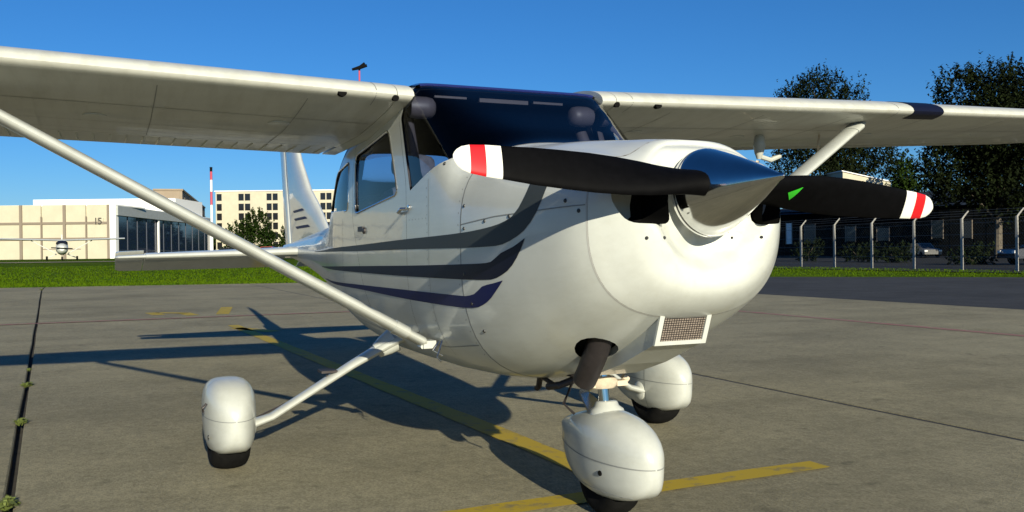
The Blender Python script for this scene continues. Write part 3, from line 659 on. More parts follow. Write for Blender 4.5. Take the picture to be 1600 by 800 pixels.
# ------------------------------------------------------------------ paving, markings, grass
def pav(name, col, noise, sc1, dark=None, bump=.25, stain=.35, speck=.25):
    m = bpy.data.materials.new(name); m.use_nodes = True; nt = m.node_tree; b = nt.nodes['Principled BSDF']; b.inputs['Roughness'].default_value = .9; b.inputs['Specular IOR Level'].default_value = .25
    tc = nt.nodes.new('ShaderNodeTexCoord'); L = nt.links
    def noise_(s, d, r=.6, st=None):
        n = nt.nodes.new('ShaderNodeTexNoise'); n.inputs['Scale'].default_value = s; n.inputs['Detail'].default_value = d; n.inputs['Roughness'].default_value = r
        v = tc.outputs['Object']
        if st: mp = nt.nodes.new('ShaderNodeMapping'); mp.inputs['Scale'].default_value = st; L.new(v, mp.inputs[0]); v = mp.outputs[0]
        L.new(v, n.inputs['Vector']); return n.outputs['Fac']
    def ramp(f, a, ca, b_, cb):
        r = nt.nodes.new('ShaderNodeValToRGB'); r.color_ramp.elements[0].position = a; r.color_ramp.elements[1].position = b_; r.color_ramp.elements[0].color = (*ca, 1); r.color_ramp.elements[1].color = (*cb, 1); L.new(f, r.inputs[0]); return r.outputs[0]
    def mul(a, b_):
        n = nt.nodes.new('ShaderNodeMix'); n.data_type = 'RGBA'; n.blend_type = 'MULTIPLY'; n.inputs[0].default_value = 1; L.new(a, n.inputs[6]); L.new(b_, n.inputs[7]); return n.outputs[2]
    c = ramp(noise_(sc1, 8), .3, tuple(q*(1-noise) for q in col), .7, tuple(q*(1+noise) for q in col))
    c = mul(c, ramp(noise_(.35, 5, .65), .36, (1-stain,)*3, .56, (1.0,)*3))
    c = mul(c, ramp(noise_(70, 3, .7), .36, (1-speck,)*3, .6, (1.06,)*3))
    c = mul(c, ramp(noise_(17, 5, .75), .38, (1-speck*.7,)*3, .6, (1.05,)*3))
    c = mul(c, ramp(noise_(5.5, 2, .5), .28, (1-stain*1.0,)*3, .34, (1,)*3))
    c = mul(c, ramp(noise_(1.6, 6, .7, (1, .16, 1)), .34, (1-stain*.6, 1-stain*.62, 1-stain*.66), .52, (1,)*3))
    L.new(c, b.inputs['Base Color'])
    bp = nt.nodes.new('ShaderNodeBump'); bp.inputs['Strength'].default_value = bump; bp.inputs['Distance'].default_value = .01; L.new(noise_(110, 4, .7), bp.inputs['Height']); L.new(bp.outputs[0], b.inputs['Normal'])
    return m
CONC = pav('weathered_concrete', (.296, .270, .178), .11, 2.2, bump=.5, stain=.26, speck=.30)
ASPH = pav('grey_asphalt', (.044, .046, .050), .22, 1.5, stain=.3)
YARD = pav('dark_yard_paving', (.016, .016, .015), .25, 1.2)
JOINT = mat('joint_dirt', (.025, .022, .016), rough=1, noise=.5, nscale=9)
TAR = mat('joint_tar', (.018, .017, .016), rough=.8, noise=.4, nscale=12)
YELLOW = mat('worn_yellow_paint', (.50, .33, .035), rough=.75, nscale=5, col2=(.42, .27, .03))
def worn(name, col, under, lo, hi, scale=7):
    m = bpy.data.materials.new(name); m.use_nodes = True; nt = m.node_tree; b = nt.nodes['Principled BSDF']; b.inputs['Roughness'].default_value = .8
    tc = nt.nodes.new('ShaderNodeTexCoord'); n = nt.nodes.new('ShaderNodeTexNoise'); n.inputs['Scale'].default_value = scale; n.inputs['Detail'].default_value = 9; n.inputs['Roughness'].default_value = .72
    r = nt.nodes.new('ShaderNodeValToRGB'); e = r.color_ramp.elements; e[0].position = lo; e[1].position = hi; e[0].color = (*under, 1); e[1].color = (*col, 1)
    nt.links.new(tc.outputs['Object'], n.inputs['Vector']); nt.links.new(n.outputs['Fac'], r.inputs[0]); nt.links.new(r.outputs[0], b.inputs['Base Color']); return m
YELLOW = worn('worn_yellow_paint', (.37, .265, .008), (.20, .16, .06), .36, .47)
REDL = worn('faded_red_paint', (.27, .11, .10), (.22, .18, .12), .36, .56)
GRASSM = mat('grass_ground', (.034, .070, .0015), rough=1, nscale=.5, col2=(.066, .108, .0025), spec=.02)
BLADE = mat('grass_blade', (.036, .080, .0015), rough=.9, nscale=.4, col2=(.068, .115, .0025), spec=.05)

def sheet(name, poly, z, m, **k): return mk(name, ([(x, y, z) for x, y in poly], [tuple(range(len(poly)))]), m, None, False, **k)
G = 4000
sheet('ground', [(-G, -G), (G, -G), (G, G), (-G, G)], -.13, GRASSM, kind='structure')
def eg(y): return -32.7+.226*(y+5.1)
def l1(x): return -2.214+.04925*x
bed = mk('apron', ([(x, y, -.05) for x, y in ((30, -45), (30, 12.35), (eg(12.35), 12.35), (eg(-45), -45))], [(0, 1, 2, 3)]), JOINT, None, False, kind='structure')
def slab(fa, fb, parent=bed):
    n = 24; X = [30]+list(np.linspace(6, -30, n)); A = []; B = []
    def edge(f):
        out = []
        for x in X: out.append((x, f(x)))
        y = f(-31); out.append((eg(y), y)); return out
    a, b = edge(fa), edge(fb)
    rnd = random.Random(3)
    V = []; F = []
    for (xa, ya), (xb, yb) in zip(a, b):
        ja, jb = rnd.uniform(-.006, .006), rnd.uniform(-.006, .006)
        V += [(xa, ya+ja, -.05), (xa, ya+ja, -.008), (xa, ya+ja+.008, 0), (xb, yb+jb-.008, 0), (xb, yb+jb, -.008), (xb, yb+jb, -.05)]
    for i in range(len(a)-1):
        for j in range(5): k = i*6+j; F.append((k, k+1, k+7, k+6))
    mk('slab', (V, F), CONC, parent, False)
slab(lambda x: -45., lambda x: l1(x)-5.32); slab(lambda x: l1(x)-5.28, lambda x: l1(x)-.018); slab(lambda x: l1(x)+.018, lambda x: 2.797-.006*x); slab(lambda x: 2.845-.006*x, lambda x: 8.52); slab(lambda x: 8.54, lambda x: 12.35)
mk('joint_sealant', ([(6, 2.84-.036, -.004), (6, 2.80-.036, -.004), (-29, 2.80+.174, -.004), (-29, 2.84+.174, -.004)], [(0, 1, 2, 3)]), TAR, bed, False)
FAR = [(eg(12.35), 12.35), (-27.2, 17.0), (-24.1, 21.6), (-18.1, 26.9), (-10, 28.6), (0, 29), (40, 29)]
sheet('taxiway', [(40, 12.35)]+FAR, -.012, ASPH, kind='structure')
# painted markings (4 mm sheets of paint)
def paint(name, pts, w, m, z=.004, seg=.5):
    V = []; F = []
    P = [Vector(p) for p in pts]; Q = []
    for a, b in zip(P, P[1:]):
        k = max(1, int((b-a).length/seg)); Q += [a+(b-a)*i/k for i in range(k)]
    Q.append(P[-1]); rnd = random.Random(len(Q))
    for i, p in enumerate(Q):
        t = (Q[min(i+1, len(Q)-1)]-Q[max(i-1, 0)]).normalized(); n = Vector((-t.y, t.x)); j = rnd.uniform(-.006, .006)
        V += [(p.x+n.x*(w/2+j), p.y+n.y*(w/2+j), z), (p.x-n.x*(w/2+j), p.y-n.y*(w/2+j), z)]
    for i in range(len(Q)-1): F.append((2*i, 2*i+1, 2*i+3, 2*i+2))
    return mk(name, (V, F), m, None, False, kind='structure')
paint('yellow_lead_in_line', [(-11.0, -.06), (-1.4, .285), (-.17, .32)], .165, YELLOW, .004, .25)
paint('yellow_stop_line', [(-.055, -1.6), (-.07, 1.39)], .15, YELLOW, .008, .2)
for pts in ([(-15.0, -1.05), (-14.2, -.95)], [(-14.9, -.95), (-14.45, -.45)], [(-14.5, -.5), (-13.75, -.40)], [(-16.0, .45), (-13.75, .10)], [(-10.4, -.1), (-9.5, .3)]): paint('yellow_dash', pts, .22, YELLOW, .004)
paint('red_boundary_line', [(-13.1, -14), (-13.08, 8.2)], .17, REDL, .008); paint('red_boundary_line', [(-13.0, 8.2), (12, 8.22)], .15, REDL, .004)
# grass sheets
def sst(t): t = max(0, min(1, t)); return t*t*(3-2*t)
def gh(s, y): return .015+.70*sst(s/70)*(1-sst((y-6)/14))
Ss = [0, .4, 2, 5, 9, 14, 20, 27, 35, 44, 54, 64, 75, 90, 120, 180, 300]; Ys = list(np.linspace(-160, 12.35, 48))
V = [(eg(y)-s, y, gh(s, y) if s else -.05) for y in Ys for s in Ss]; n = len(Ss)
mk('grass_field', (V, [(i*n+j, i*n+j+1, (i+1)*n+j+1, (i+1)*n+j) for i in range(len(Ys)-1) for j in range(n-1)]), GRASSM, None, True, kind='structure')
def fy(x): return 34.6-(x+37.1)*1.6/14.6
def farx(y):
    for (x0, y0), (x1, y1) in zip(FAR, FAR[1:]):
        if y0 <= y <= y1 and y1 > y0: return x0+(x1-x0)*(y-y0)/(y1-y0)
    return 40
PR = [12.35, 14, 16, 18.5, 21, 23, 25, 26.9, 28, 28.95]; rows = []
for y in PR:
    x = farx(y); rows.append([(x, y, -.03)]+[(x-s, y, gh(s, y)) for s in (.3, 1.5, 4, 8, 14, 22, 35, 60, 100, 260)])
rows.append([(40, 29, .014)]+[(40-s*4, 29.2, .015) for s in (.3, 1.5, 4, 8, 14, 22, 35, 60, 100, 260)]); 
n = 11; V = [p for r_ in rows[:-1] for p in r_]
mk('grass_verge', (V, [(i*n+j, i*n+j+1, (i+1)*n+j+1, (i+1)*n+j) for i in range(len(rows)-2) for j in range(n-1)]), GRASSM, None, True, kind='structure')
sheet('grass_strip', [(-260, 28.95), (40, 28.95), (40, fy(40)+1.5), (-260, fy(-40)+1.5)], .016, GRASSM, kind='structure')
sheet('yard', [(-260, fy(-40)+1.5), (40, fy(40)+1.5), (60, 160), (-260, 160)], .010, YARD, kind='structure')
V = []; F = []
for i, y in enumerate(Ys): V += [(eg(y)-47, y, gh(47, y)+.03), (eg(y)-50.5, y, gh(50.5, y)+.03)]
mk('service_road', (V, [(2*i, 2*i+1, 2*i+3, 2*i+2) for i in range(len(Ys)-1)]), CONC, None, False, kind='structure')
rg = random.Random(5); V = []; F = []
def blade_at(x, y, z, h):
    a = rg.uniform(0, 6.28); w = rg.uniform(.012, .03); l = rg.uniform(-.06, .06); k = len(V)
    V.extend([(x-w*math.cos(a), y-w*math.sin(a), z-.01), (x+w*math.cos(a), y+w*math.sin(a), z-.01), (x+l, y+rg.uniform(-.06, .06), z+h)]); F.append((k, k+1, k+2))
for i in range(42000):
    s = rg.random()**1.7*34+.05; y = rg.uniform(-17, 12.3); blade_at(eg(y)-s+rg.uniform(-.1, .1), y, gh(s, y) if s > .4 else 0, rg.uniform(.03, .08)*(1.6 if rg.random() < .05 else 1))
for i in range(16000):
    y = rg.uniform(19, 33.5); x0 = farx(y) if y < 28.9 else -5; s = rg.random()*24; x = x0-s
    if y >= 28.9: x = rg.uniform(-42, -12)
    blade_at(x, y, .0, rg.uniform(.03, .08))
mk('grass', (V, F), BLADE, None, False, kind='stuff')

# weeds in the paving joint
WEED = mat('weed_leaf', (.10, .13, .022), rough=.8, noise=.4, nscale=12)
def weed(px, py, r, n, label, seed):
    p = CAM_O+(_d+_r2*(px-800)/FPX-_u2*(py-400)/FPX); v = p-CAM_O; t = -CAM_O[2]/v[2]; x = CAM_O[0]+t*v[0]; y = l1(x); rr = random.Random(seed); V = []; F = []
    for i in range(n):
        a = rr.uniform(0, 6.28); d = rr.random()**.7*r; bx, by = x+rr.uniform(-.5, .5)*r*1.3, y+rr.uniform(-.012, .012); l = rr.uniform(.35, 1)*r*.75; h = rr.uniform(.15, .75)*r*.5; w = l*.22
        c, s = math.cos(a), math.sin(a); k = len(V)
        V += [(bx, by, -.01), (bx+c*l*.5-s*w, by+s*l*.5+c*w, h), (bx+c*l, by+s*l, h*rr.uniform(.5, 1.2)), (bx+c*l*.5+s*w, by+s*l*.5-c*w, h)]; F.append((k, k+1, k+2, k+3))
    o = mk('weed', (V, F), WEED, None, False, origin=(x, y, 0)); tag(o, label, 'weed', 'weeds growing in the paving joint')
weed(38, 661, .085, 60, 'bushy weed halfway along the paving joint at the left', 1)
weed(45, 603, .09, 60, 'weed in the left paving joint just below the wing shadow', 2)
weed(22, 790, .085, 70, 'reddish green weed in the paving joint nearest the viewer', 3)
weed(49, 578, .05, 30, 'small weed at the near edge of the wing shadow in the joint', 4)
weed(66, 453, .12, 30, 'grass tuft where the paving joint meets the lawn edge', 5)

# ------------------------------------------------------------------ trees and bushes
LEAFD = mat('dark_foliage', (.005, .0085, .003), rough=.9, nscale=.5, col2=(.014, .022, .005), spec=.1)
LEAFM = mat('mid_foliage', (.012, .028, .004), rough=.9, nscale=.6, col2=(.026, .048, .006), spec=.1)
BARK = mat('bark', (.10, .085, .065), rough=.95, noise=.4, nscale=6)
def w3(px, py, D): return Vector(CAM_O+D*(_d+_r2*(px-800)/FPX-_u2*(py-400)/FPX))
def tree(name, label, px, D, blobs, z0, sprigs, lf, seed, m=LEAFD, group=None, spiky=1.6, cat='tree', pts=None):
    """blobs: (px, py, rx, ry) lobes of the crown as measured; leaves sit on sprigs that start on limbs inside the lobes"""
    rr = random.Random(seed); base = w3(px, 400, D); base.z = z0; k = D/FPX
    t = thing(name, tuple(base), label, cat, group); cs_ = []
    for bx, by, rx, ry in blobs:
        c = w3(bx, by, D)+Vector(_d)*rr.uniform(-.5, .5)*rx*k; cs_.append((c, rx*k, ry*k))
    top = max(c.z for c, _, _ in cs_); hh = top-z0; parts = []
    tr = max(.06, hh*.018)
    parts.append(tube([base-Vector((0, 0, .1)), base+Vector((rr.uniform(-.1, .1), 0, hh*.3)), base+Vector((rr.uniform(-.3, .3), 0, hh*.75))], [tr*1.25, tr, tr*.45], 8))
    for c, rx, ry in cs_:
        s0 = base+Vector((0, 0, max(.15*hh, min(hh*.6, (c.z-z0)*.55)))); mid = s0*.45+c*.55+Vector((0, 0, .05*hh)); parts.append(tube([s0, mid, c+Vector((0, 0, ry*.4))], [tr*.5, tr*.32, tr*.1], 6))
    mk('trunk', join(*parts), BARK, t)
    V = []; F = []; tot = sum(rx*ry for _, rx, ry in cs_)
    for c, rx, ry in cs_:
        for i in range(max(6, int(1.7*sprigs*rx*ry/tot))):
            while True:
                q = Vector((rr.uniform(-1, 1), rr.uniform(-1, 1), rr.uniform(-1, 1)))
                if .25 < q.length < 1: break
            q = q.normalized()*q.length**.45
            p = c+Vector((q.x*rx, q.y*rx, q.z*ry)); dr = (Vector((q.x, q.y, q.z*.8+.75*(q.z > -.3)))+Vector((rr.uniform(-.4, .4), rr.uniform(-.4, .4), rr.uniform(0, .5)))).normalized()
            ln = rr.uniform(.5, 1)*spiky*(1+.6*(rr.random() < .15)); nl = 14
            for j in range(nl):
                u = j/(nl-1); g = p+dr*ln*(u-.35)+Vector((rr.gauss(0, 1), rr.gauss(0, 1), rr.gauss(0, .8)))*ln*.12*(1.15-u)
                a, b = rr.uniform(0, 6.28), rr.uniform(-1.1, 1.1); L_ = lf*rr.uniform(.4, 1.2); ax = Vector((math.cos(a)*math.cos(b), math.sin(a)*math.cos(b), math.sin(b))); _, e1, e2 = frame(ax); kk = len(V)
                V += [tuple(g-ax*L_*.5), tuple(g+e1*L_*.3), tuple(g+ax*L_*.5), tuple(g-e1*L_*.3)]; F.append((kk, kk+1, kk+2, kk+3))
    mk('crown', (V, F), m, t, False); return t
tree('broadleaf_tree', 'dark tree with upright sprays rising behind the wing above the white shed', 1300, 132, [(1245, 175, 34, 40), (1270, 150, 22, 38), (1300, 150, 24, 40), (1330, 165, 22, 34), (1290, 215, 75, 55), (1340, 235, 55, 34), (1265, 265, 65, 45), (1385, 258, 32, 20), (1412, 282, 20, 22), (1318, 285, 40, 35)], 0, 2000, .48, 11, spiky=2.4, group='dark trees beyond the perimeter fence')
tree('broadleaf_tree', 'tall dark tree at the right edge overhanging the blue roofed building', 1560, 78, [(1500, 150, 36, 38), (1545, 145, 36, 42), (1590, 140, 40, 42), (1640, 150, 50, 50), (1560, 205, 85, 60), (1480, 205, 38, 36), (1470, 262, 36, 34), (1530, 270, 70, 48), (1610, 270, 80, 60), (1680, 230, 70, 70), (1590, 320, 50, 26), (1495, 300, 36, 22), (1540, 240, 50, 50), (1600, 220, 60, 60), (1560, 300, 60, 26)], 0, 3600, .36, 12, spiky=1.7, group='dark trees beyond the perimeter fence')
tree('broadleaf_tree', 'smaller green tree between the white shed and the dark tree at the right', 1422, 115, [(1415, 275, 16, 24), (1425, 300, 20, 20), (1408, 300, 18, 20)], 0, 150, .5, 13, m=LEAFM, spiky=1.8, group='dark trees beyond the perimeter fence')
tree('broadleaf_tree', 'round green tree in front of the cream office block', 390, 150, [(405, 350, 17, 22), (375, 366, 22, 18), (395, 375, 30, 20), (360, 380, 12, 12), (418, 375, 12, 18)], .7, 420, .5, 14, m=LEAFM, spiky=1.3)
tree('broadleaf_tree', 'half hidden dark tree beside the tail fin', 446, 152, [(446, 372, 10, 16), (450, 386, 12, 10)], .7, 110, .5, 15, m=LEAFM, spiky=1.2)
tree('bush', 'dark bush beside the foot of the red and white mast', 318, 160, [(318, 352, 6, 10), (322, 372, 9, 16), (316, 385, 9, 10)], .7, 90, .4, 16, m=LEAFD, cat='bush', spiky=1.0)
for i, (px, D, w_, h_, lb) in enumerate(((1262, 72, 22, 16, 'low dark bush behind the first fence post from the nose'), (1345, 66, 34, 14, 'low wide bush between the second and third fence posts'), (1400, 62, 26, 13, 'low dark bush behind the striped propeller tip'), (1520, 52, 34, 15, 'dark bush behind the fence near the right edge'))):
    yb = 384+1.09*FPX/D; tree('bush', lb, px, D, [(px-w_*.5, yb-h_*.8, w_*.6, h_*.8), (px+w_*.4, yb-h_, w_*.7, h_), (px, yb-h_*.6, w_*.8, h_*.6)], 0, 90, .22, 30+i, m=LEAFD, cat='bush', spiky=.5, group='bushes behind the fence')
# distant woodland
rr = random.Random(77); V = []; F = []
for i in range(9000):
    px = rr.uniform(-300, 1000); D = rr.uniform(330, 350); top = 9+3*math.sin(px*.03)+2*math.sin(px*.11+1); g = w3(px, 400, D); z = rr.random()**.8*top; g.z = z
    a, b = rr.uniform(0, 6.28), rr.uniform(-1, 1); ax = Vector((math.cos(a)*math.cos(b), math.sin(a)*math.cos(b), math.sin(b))); _, e1, e2 = frame(ax); k = len(V); L_ = 1.6
    V += [tuple(g-ax*L_), tuple(g+e1*L_*.7), tuple(g+ax*L_), tuple(g-e1*L_*.7)]; F.append((k, k+1, k+2, k+3))
mk('distant_woodland', (V, F), LEAFM, None, False, kind='stuff')

# ------------------------------------------------------------------ buildings
CREAM = mat('cream_render', (.47, .435, .335), rough=.8, noise=.06, nscale=.6); WALLW = mat('white_cladding', (.80, .80, .78), rough=.7)
GREYC = mat('grey_corrugated', (.36, .38, .37), rough=.6, noise=.08, nscale=2); STEELD = mat('grey_brown_steel', (.20, .165, .13), rough=.7)
BLUEG = mat('dark_blue_glass', (.012, .024, .055), rough=.08, spec=.6); WIND = mat('dark_window', (.012, .013, .016), rough=.15); BROWNW = mat('brown_concrete', (.27, .215, .16), rough=.9, noise=.1, nscale=.4)
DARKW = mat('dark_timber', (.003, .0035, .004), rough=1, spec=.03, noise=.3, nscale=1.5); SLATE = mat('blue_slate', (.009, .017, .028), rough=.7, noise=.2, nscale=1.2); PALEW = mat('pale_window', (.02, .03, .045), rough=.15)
MULL = mat('blue_grey_frame', (.05, .06, .085), rough=.5)
INK = mat('dark_lettering', (.06, .055, .05), rough=.8)
dh = Vector((_d[0], _d[1], 0)).normalized(); rh = Vector((_r[0], _r[1], 0))
def zat(px, py, D): return w3(px, py, D).z
class Fr:
    """local frame on the ground: origin, u along a wall, v into the building"""
    def __init__(s, o, u): s.o = Vector((o[0], o[1], 0)); s.u = Vector((u[0], u[1], 0)).normalized(); s.v = Vector((-s.u.y, s.u.x, 0))
    def p(s, a, b, z): q = s.o+s.u*a+s.v*b; return (q.x, q.y, z)
    def box(s, a0, a1, b0, b1, z0, z1): 
        V = [s.p(a, b, z) for z in (z0, z1) for a, b in ((a0, b0), (a1, b0), (a1, b1), (a0, b1))]; return V, [(3,2,1,0),(4,5,6,7),(0,1,5,4),(1,2,6,5),(2,3,7,6),(3,0,4,7)]
# hangar: front wall faces the viewer, glazed doors along the side wall
A = w3(182, 400, 110); H = Fr((A.x, A.y), tuple(rh)[:2]); gz = .55; k = 110/FPX
def ha(px): return (px-182)*k
def hz_(py): return zat(120, py, 110)
hg = thing('hangar', (A.x, A.y, gz), 'long cream hangar numbered 15 with dark glazed doors along its side', 'hangar')
B = w3(331, 400, 154); side_u = (Vector((B.x, B.y, 0))-Vector((A.x, A.y, 0))); SL = side_u.length; S = Fr((A.x, A.y), tuple(side_u)[:2])
zt_ = hz_(320); zr2, zr1 = hz_(348.5), hz_(373)
mk('wall', H.box(ha(-420), -.25, .37, .9, gz-1, zt_-.15), CREAM, hg, False)
cols = [-420, -385, -350, -316, -282, -248, -213, -178, -143, -108, -73, -38, -3, 33, 65, 101, 135, 170]
for c0, c1 in zip(cols, cols[1:]):
    for z0, z1 in ((gz-.6, zr1-.12), (zr1+.12, zr2-.12), (zr2+.12, zt_)):
        mk('panel', H.box(ha(c0)+.10, ha(c1)-.10, .12, .36, z0, z1), CREAM, hg, False)
for i, c in enumerate(cols): mk('column', H.box(ha(c)-(.16 if i % 2 else .08), ha(c)+(.16 if i % 2 else .08), -.06, .12, gz-.6, zt_ if i % 2 else zr2+.8), STEELD, hg, False)
for z in (zr1, zr2): mk('rail', H.box(ha(-420), ha(171), 0, .10, z-.14, z+.14), STEELD, hg, False)
mk('corner_pilaster', H.box(ha(172.5), 0, -.10, .7, gz-.8, hz_(320)), WALLW, hg, False)
for a, s_, px in (('1', 0, 147.0), ('5', 0, 153.5)):
    cu = bpy.data.curves.new('digit', 'FONT'); cu.body = a; cu.size = 1.12; cu.extrude = .02; tmp = bpy.data.objects.new('digit', cu); C.objects.link(tmp)
    bpy.context.view_layer.update(); me = bpy.data.meshes.new_from_object(tmp); bpy.data.objects.remove(tmp)
    V = [H.p(ha(px)+v.co.x*1.05, -.09-v.co.z, hz_(350.4)+v.co.y) for v in me.vertices]; mk('digit', (V, [tuple(p.vertices) for p in me.polygons]), INK, hg, False, label='dark painted digit '+a)
    mk('digit_plate', H.box(ha(px)-.05, ha(px)+.66, .02, .10, hz_(350.8), hz_(341)), CREAM, hg, False)
# side: fascia, glazed door leaves, posts (v points away from the viewer's side, so the outside is -v)
sg = 1 if (S.v.dot(rh) < 0) else -1
zg = hz_(337); zf = hz_(322)
mk('side_wall', S.box(1.6, SL, sg*.5, sg*6, gz-1, zf-.05), BROWNW, hg, False)
mk('fascia', S.box(.02, SL, sg*-.25, sg*.45, zg, zf), GREYC, hg, False)

N = 12
for i in range(N):
    a0 = .8+(SL-.9)*i/N; a1 = .8+(SL-.9)*(i+1)/N; lf_ = mk('door_leaf', S.box(a0+.06, a1-.06, sg*.18, sg*.24, gz-.8, zg-.02), BLUEG, hg, False)
    mk('mullion', S.box(a0-.055, a0+.055, sg*.12, sg*.3, gz-.8, zg-.02), MULL, hg, False)
    mk('transom', S.box(a0+.07, a1-.07, sg*.15, sg*.178, gz+1.1, gz+1.2), MULL, lf_, False)
a = SL*.36; mk('door_post', S.box(a, a+.35, sg*-.12, sg*.1, gz-.8, zg), WALLW, hg, False)
mk('end_post', S.box(SL-.4, SL+.1, sg*-.2, sg*.4, gz-.8, zg-.02), WALLW, hg, False)
mk('roof', join(H.box(ha(-420), -.02, .3, 9, zt_-.14, zt_+.02), H.box((53-800)*138/FPX-(182-800)*110/FPX, (275-800)*138/FPX-(182-800)*110/FPX, 28, 40, gz, zat(160, 311, 138))), WALLW, hg, False)
mk('roof_side', S.box(1.4, SL, sg*.2, sg*6, zf+.004, zf+.14), WALLW, hg, False)
mk('low_wall', H.box(ha(-420), ha(28), -6, -5.6, gz-.8, gz+.25), STEELD, hg, False)

def blockwin(name, fr, strips, rows, L, Dp, z0, z1, wall, th, parent):
    """facade with window openings: piers between strips, spandrels between rows, panes set back"""
    xs_ = [0]+[q for s in strips for q in s]+[L]
    for a0, a1 in zip(xs_[::2], xs_[1::2]): mk('pier', fr.box(a0, a1, 0, th, z0, z1), wall, parent, False)
    for s0, s1 in strips:
        zz = [z0]+[q for r_ in rows for q in r_]+[z1]
        for b0, b1 in zip(zz[::2], zz[1::2]): mk('spandrel', fr.box(s0+.004, s1-.004, .06, th, b0, b1), wall, parent, False)
        for r0, r1 in rows: mk('window', fr.box(s0+.006, s1-.006, .28, .36, r0+.004, r1-.004), WIND, parent, False)
    mk('wall', fr.box(0, L, th+.01, Dp, z0, z1-.05), wall, parent, False)
D = 270; k = D/FPX; O = w3(338, 400, D); fr = Fr((O.x, O.y), tuple(rh)[:2]); 
if fr.v.dot(dh) < 0: fr.v = -fr.v
ob = thing('office_block', (O.x, O.y, 0), 'flat roofed cream office block with columns of dark paired windows', 'office building')
st_ = [(339.5, 347.5), (373.5, 382), (383.5, 392), (417.5, 425.5), (427, 435), (466, 474), (475.5, 483), (501.5, 509.5), (511, 519)]; st_ = [((a-338)*k, (b-338)*k) for a, b in st_]
rw = sorted([(zat(400, y+10.8, D), zat(400, y, D)) for y in (302.5, 318, 333, 348, 363, 378)])
blockwin('office', fr, st_, rw, (560-338)*k, 16, -.1, zat(400, 299, D), CREAM, .5, ob)
mk('roof', fr.box(-.3, (560-338)*k+.3, -.3, 16.3, zat(400, 299, D)+.004, zat(400, 297.5, D)), WALLW, ob, False)
D = 205; k = D/FPX; O = w3(286, 400, D); E_ = w3(321, 400, 285); fr = Fr((O.x, O.y), (E_.x-O.x, E_.y-O.y))
if fr.v.dot(rh) > 0: fr.v = -fr.v
bb = thing('brown_block', (O.x, O.y, 0), 'brown concrete block rising behind the hangar roof', 'building'); LL = (E_-O).length; zt = zat(286, 298, D)
st_ = [(3+i*7.0, 6.2+i*7.0) for i in range(int((LL-6)/7))]; rw = [(2.5+i*2.9, 4.2+i*2.9) for i in range(4)]
blockwin('brown', fr, st_, rw, LL, 6, -.1, zt, BROWNW, .5, bb)
mk('roof', fr.box(-.2, LL+.2, -.2, 6.2, zt+.004, zt+.4), BROWNW, bb, False)
# dark building with blue roof behind the fence
O = w3(1195, 400, 112); E_ = w3(1600, 400, 92); fr = Fr((O.x, O.y), (E_.x-O.x, E_.y-O.y)); LL = (E_-O).length
if fr.v.dot(dh) < 0: fr.v = -fr.v
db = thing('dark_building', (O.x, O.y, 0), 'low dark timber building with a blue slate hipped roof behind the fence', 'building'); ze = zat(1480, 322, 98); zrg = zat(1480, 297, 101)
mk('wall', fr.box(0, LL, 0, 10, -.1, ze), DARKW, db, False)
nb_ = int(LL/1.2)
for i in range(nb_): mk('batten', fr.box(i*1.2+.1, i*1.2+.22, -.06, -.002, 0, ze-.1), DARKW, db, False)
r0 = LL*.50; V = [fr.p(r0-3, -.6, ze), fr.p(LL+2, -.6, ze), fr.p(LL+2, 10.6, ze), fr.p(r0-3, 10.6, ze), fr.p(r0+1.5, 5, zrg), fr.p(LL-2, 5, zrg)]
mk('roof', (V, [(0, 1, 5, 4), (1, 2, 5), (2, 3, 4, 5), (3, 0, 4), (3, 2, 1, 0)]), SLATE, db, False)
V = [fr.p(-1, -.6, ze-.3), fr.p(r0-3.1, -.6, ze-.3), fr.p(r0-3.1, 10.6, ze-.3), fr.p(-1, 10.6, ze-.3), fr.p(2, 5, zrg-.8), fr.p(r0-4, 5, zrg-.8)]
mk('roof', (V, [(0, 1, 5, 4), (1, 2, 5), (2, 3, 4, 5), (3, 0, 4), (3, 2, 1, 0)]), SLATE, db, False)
for px, w_, y0, y1, m_ in ((1236, 9, 349, 381, WALLW), (1270, 17, 351, 381, PALEW), (1335, 15, 354, 377, PALEW), (1386, 18, 356, 376, PALEW), (1470, 16, 345, 372, WIND), (1515, 14, 345, 372, WIND)):
    # where the sight line meets the wall
    Dq = 112+(92-112)*(px-1195)/(405.); q = w3(px, 400, Dq); a = (Vector((q.x, q.y, 0))-fr.o).dot(fr.u); ww = w_*Dq/FPX
    f_ = mk('window' if m_ != WALLW else 'door', fr.box(a-ww/2, a+ww/2, -.10, -.062, zat(px, y1, Dq), zat(px, y0, Dq)), m_, db, False)
    for e0, e1 in ((a-ww/2-.08, a-ww/2), (a+ww/2, a+ww/2+.08)): mk('frame', fr.box(e0, e1, -.13, -.064, zat(px, y1, Dq)-.08, zat(px, y0, Dq)+.08), STEELD, f_, False)
# white shed behind
O = w3(1318, 400, 120); E_ = w3(1393, 400, 120.5); fr = Fr((O.x, O.y), (E_.x-O.x, E_.y-O.y)); LL = (E_-O).length
if fr.v.dot(dh) < 0: fr.v = -fr.v
ws_ = thing('white_shed', (O.x, O.y, 0), 'pale cream gable building showing above the propeller blade under the trees', 'shed')
z1, z2 = zat(1318, 268, 120), zat(1393, 285, 120)
V = [fr.p(0, 0, -.1), fr.p(LL, 0, -.1), fr.p(LL, 0, z2), fr.p(0, 0, z1)]; V += [tuple(Vector(v_)+fr.v*5) for v_ in V]
mk('wall', (V, [(0, 1, 2, 3), (7, 6, 5, 4), (1, 5, 6, 2), (0, 3, 7, 4), (0, 4, 5, 1)]), CREAM, ws_, False)
V = [fr.p(-.2, -.2, z1+.02), fr.p(LL+.2, -.2, z2+.02), fr.p(LL+.2, 5.2, z2+.02), fr.p(-.2, 5.2, z1+.02)]; V += [tuple(Vector(v_)+Vector((0, 0, .12))) for v_ in V]
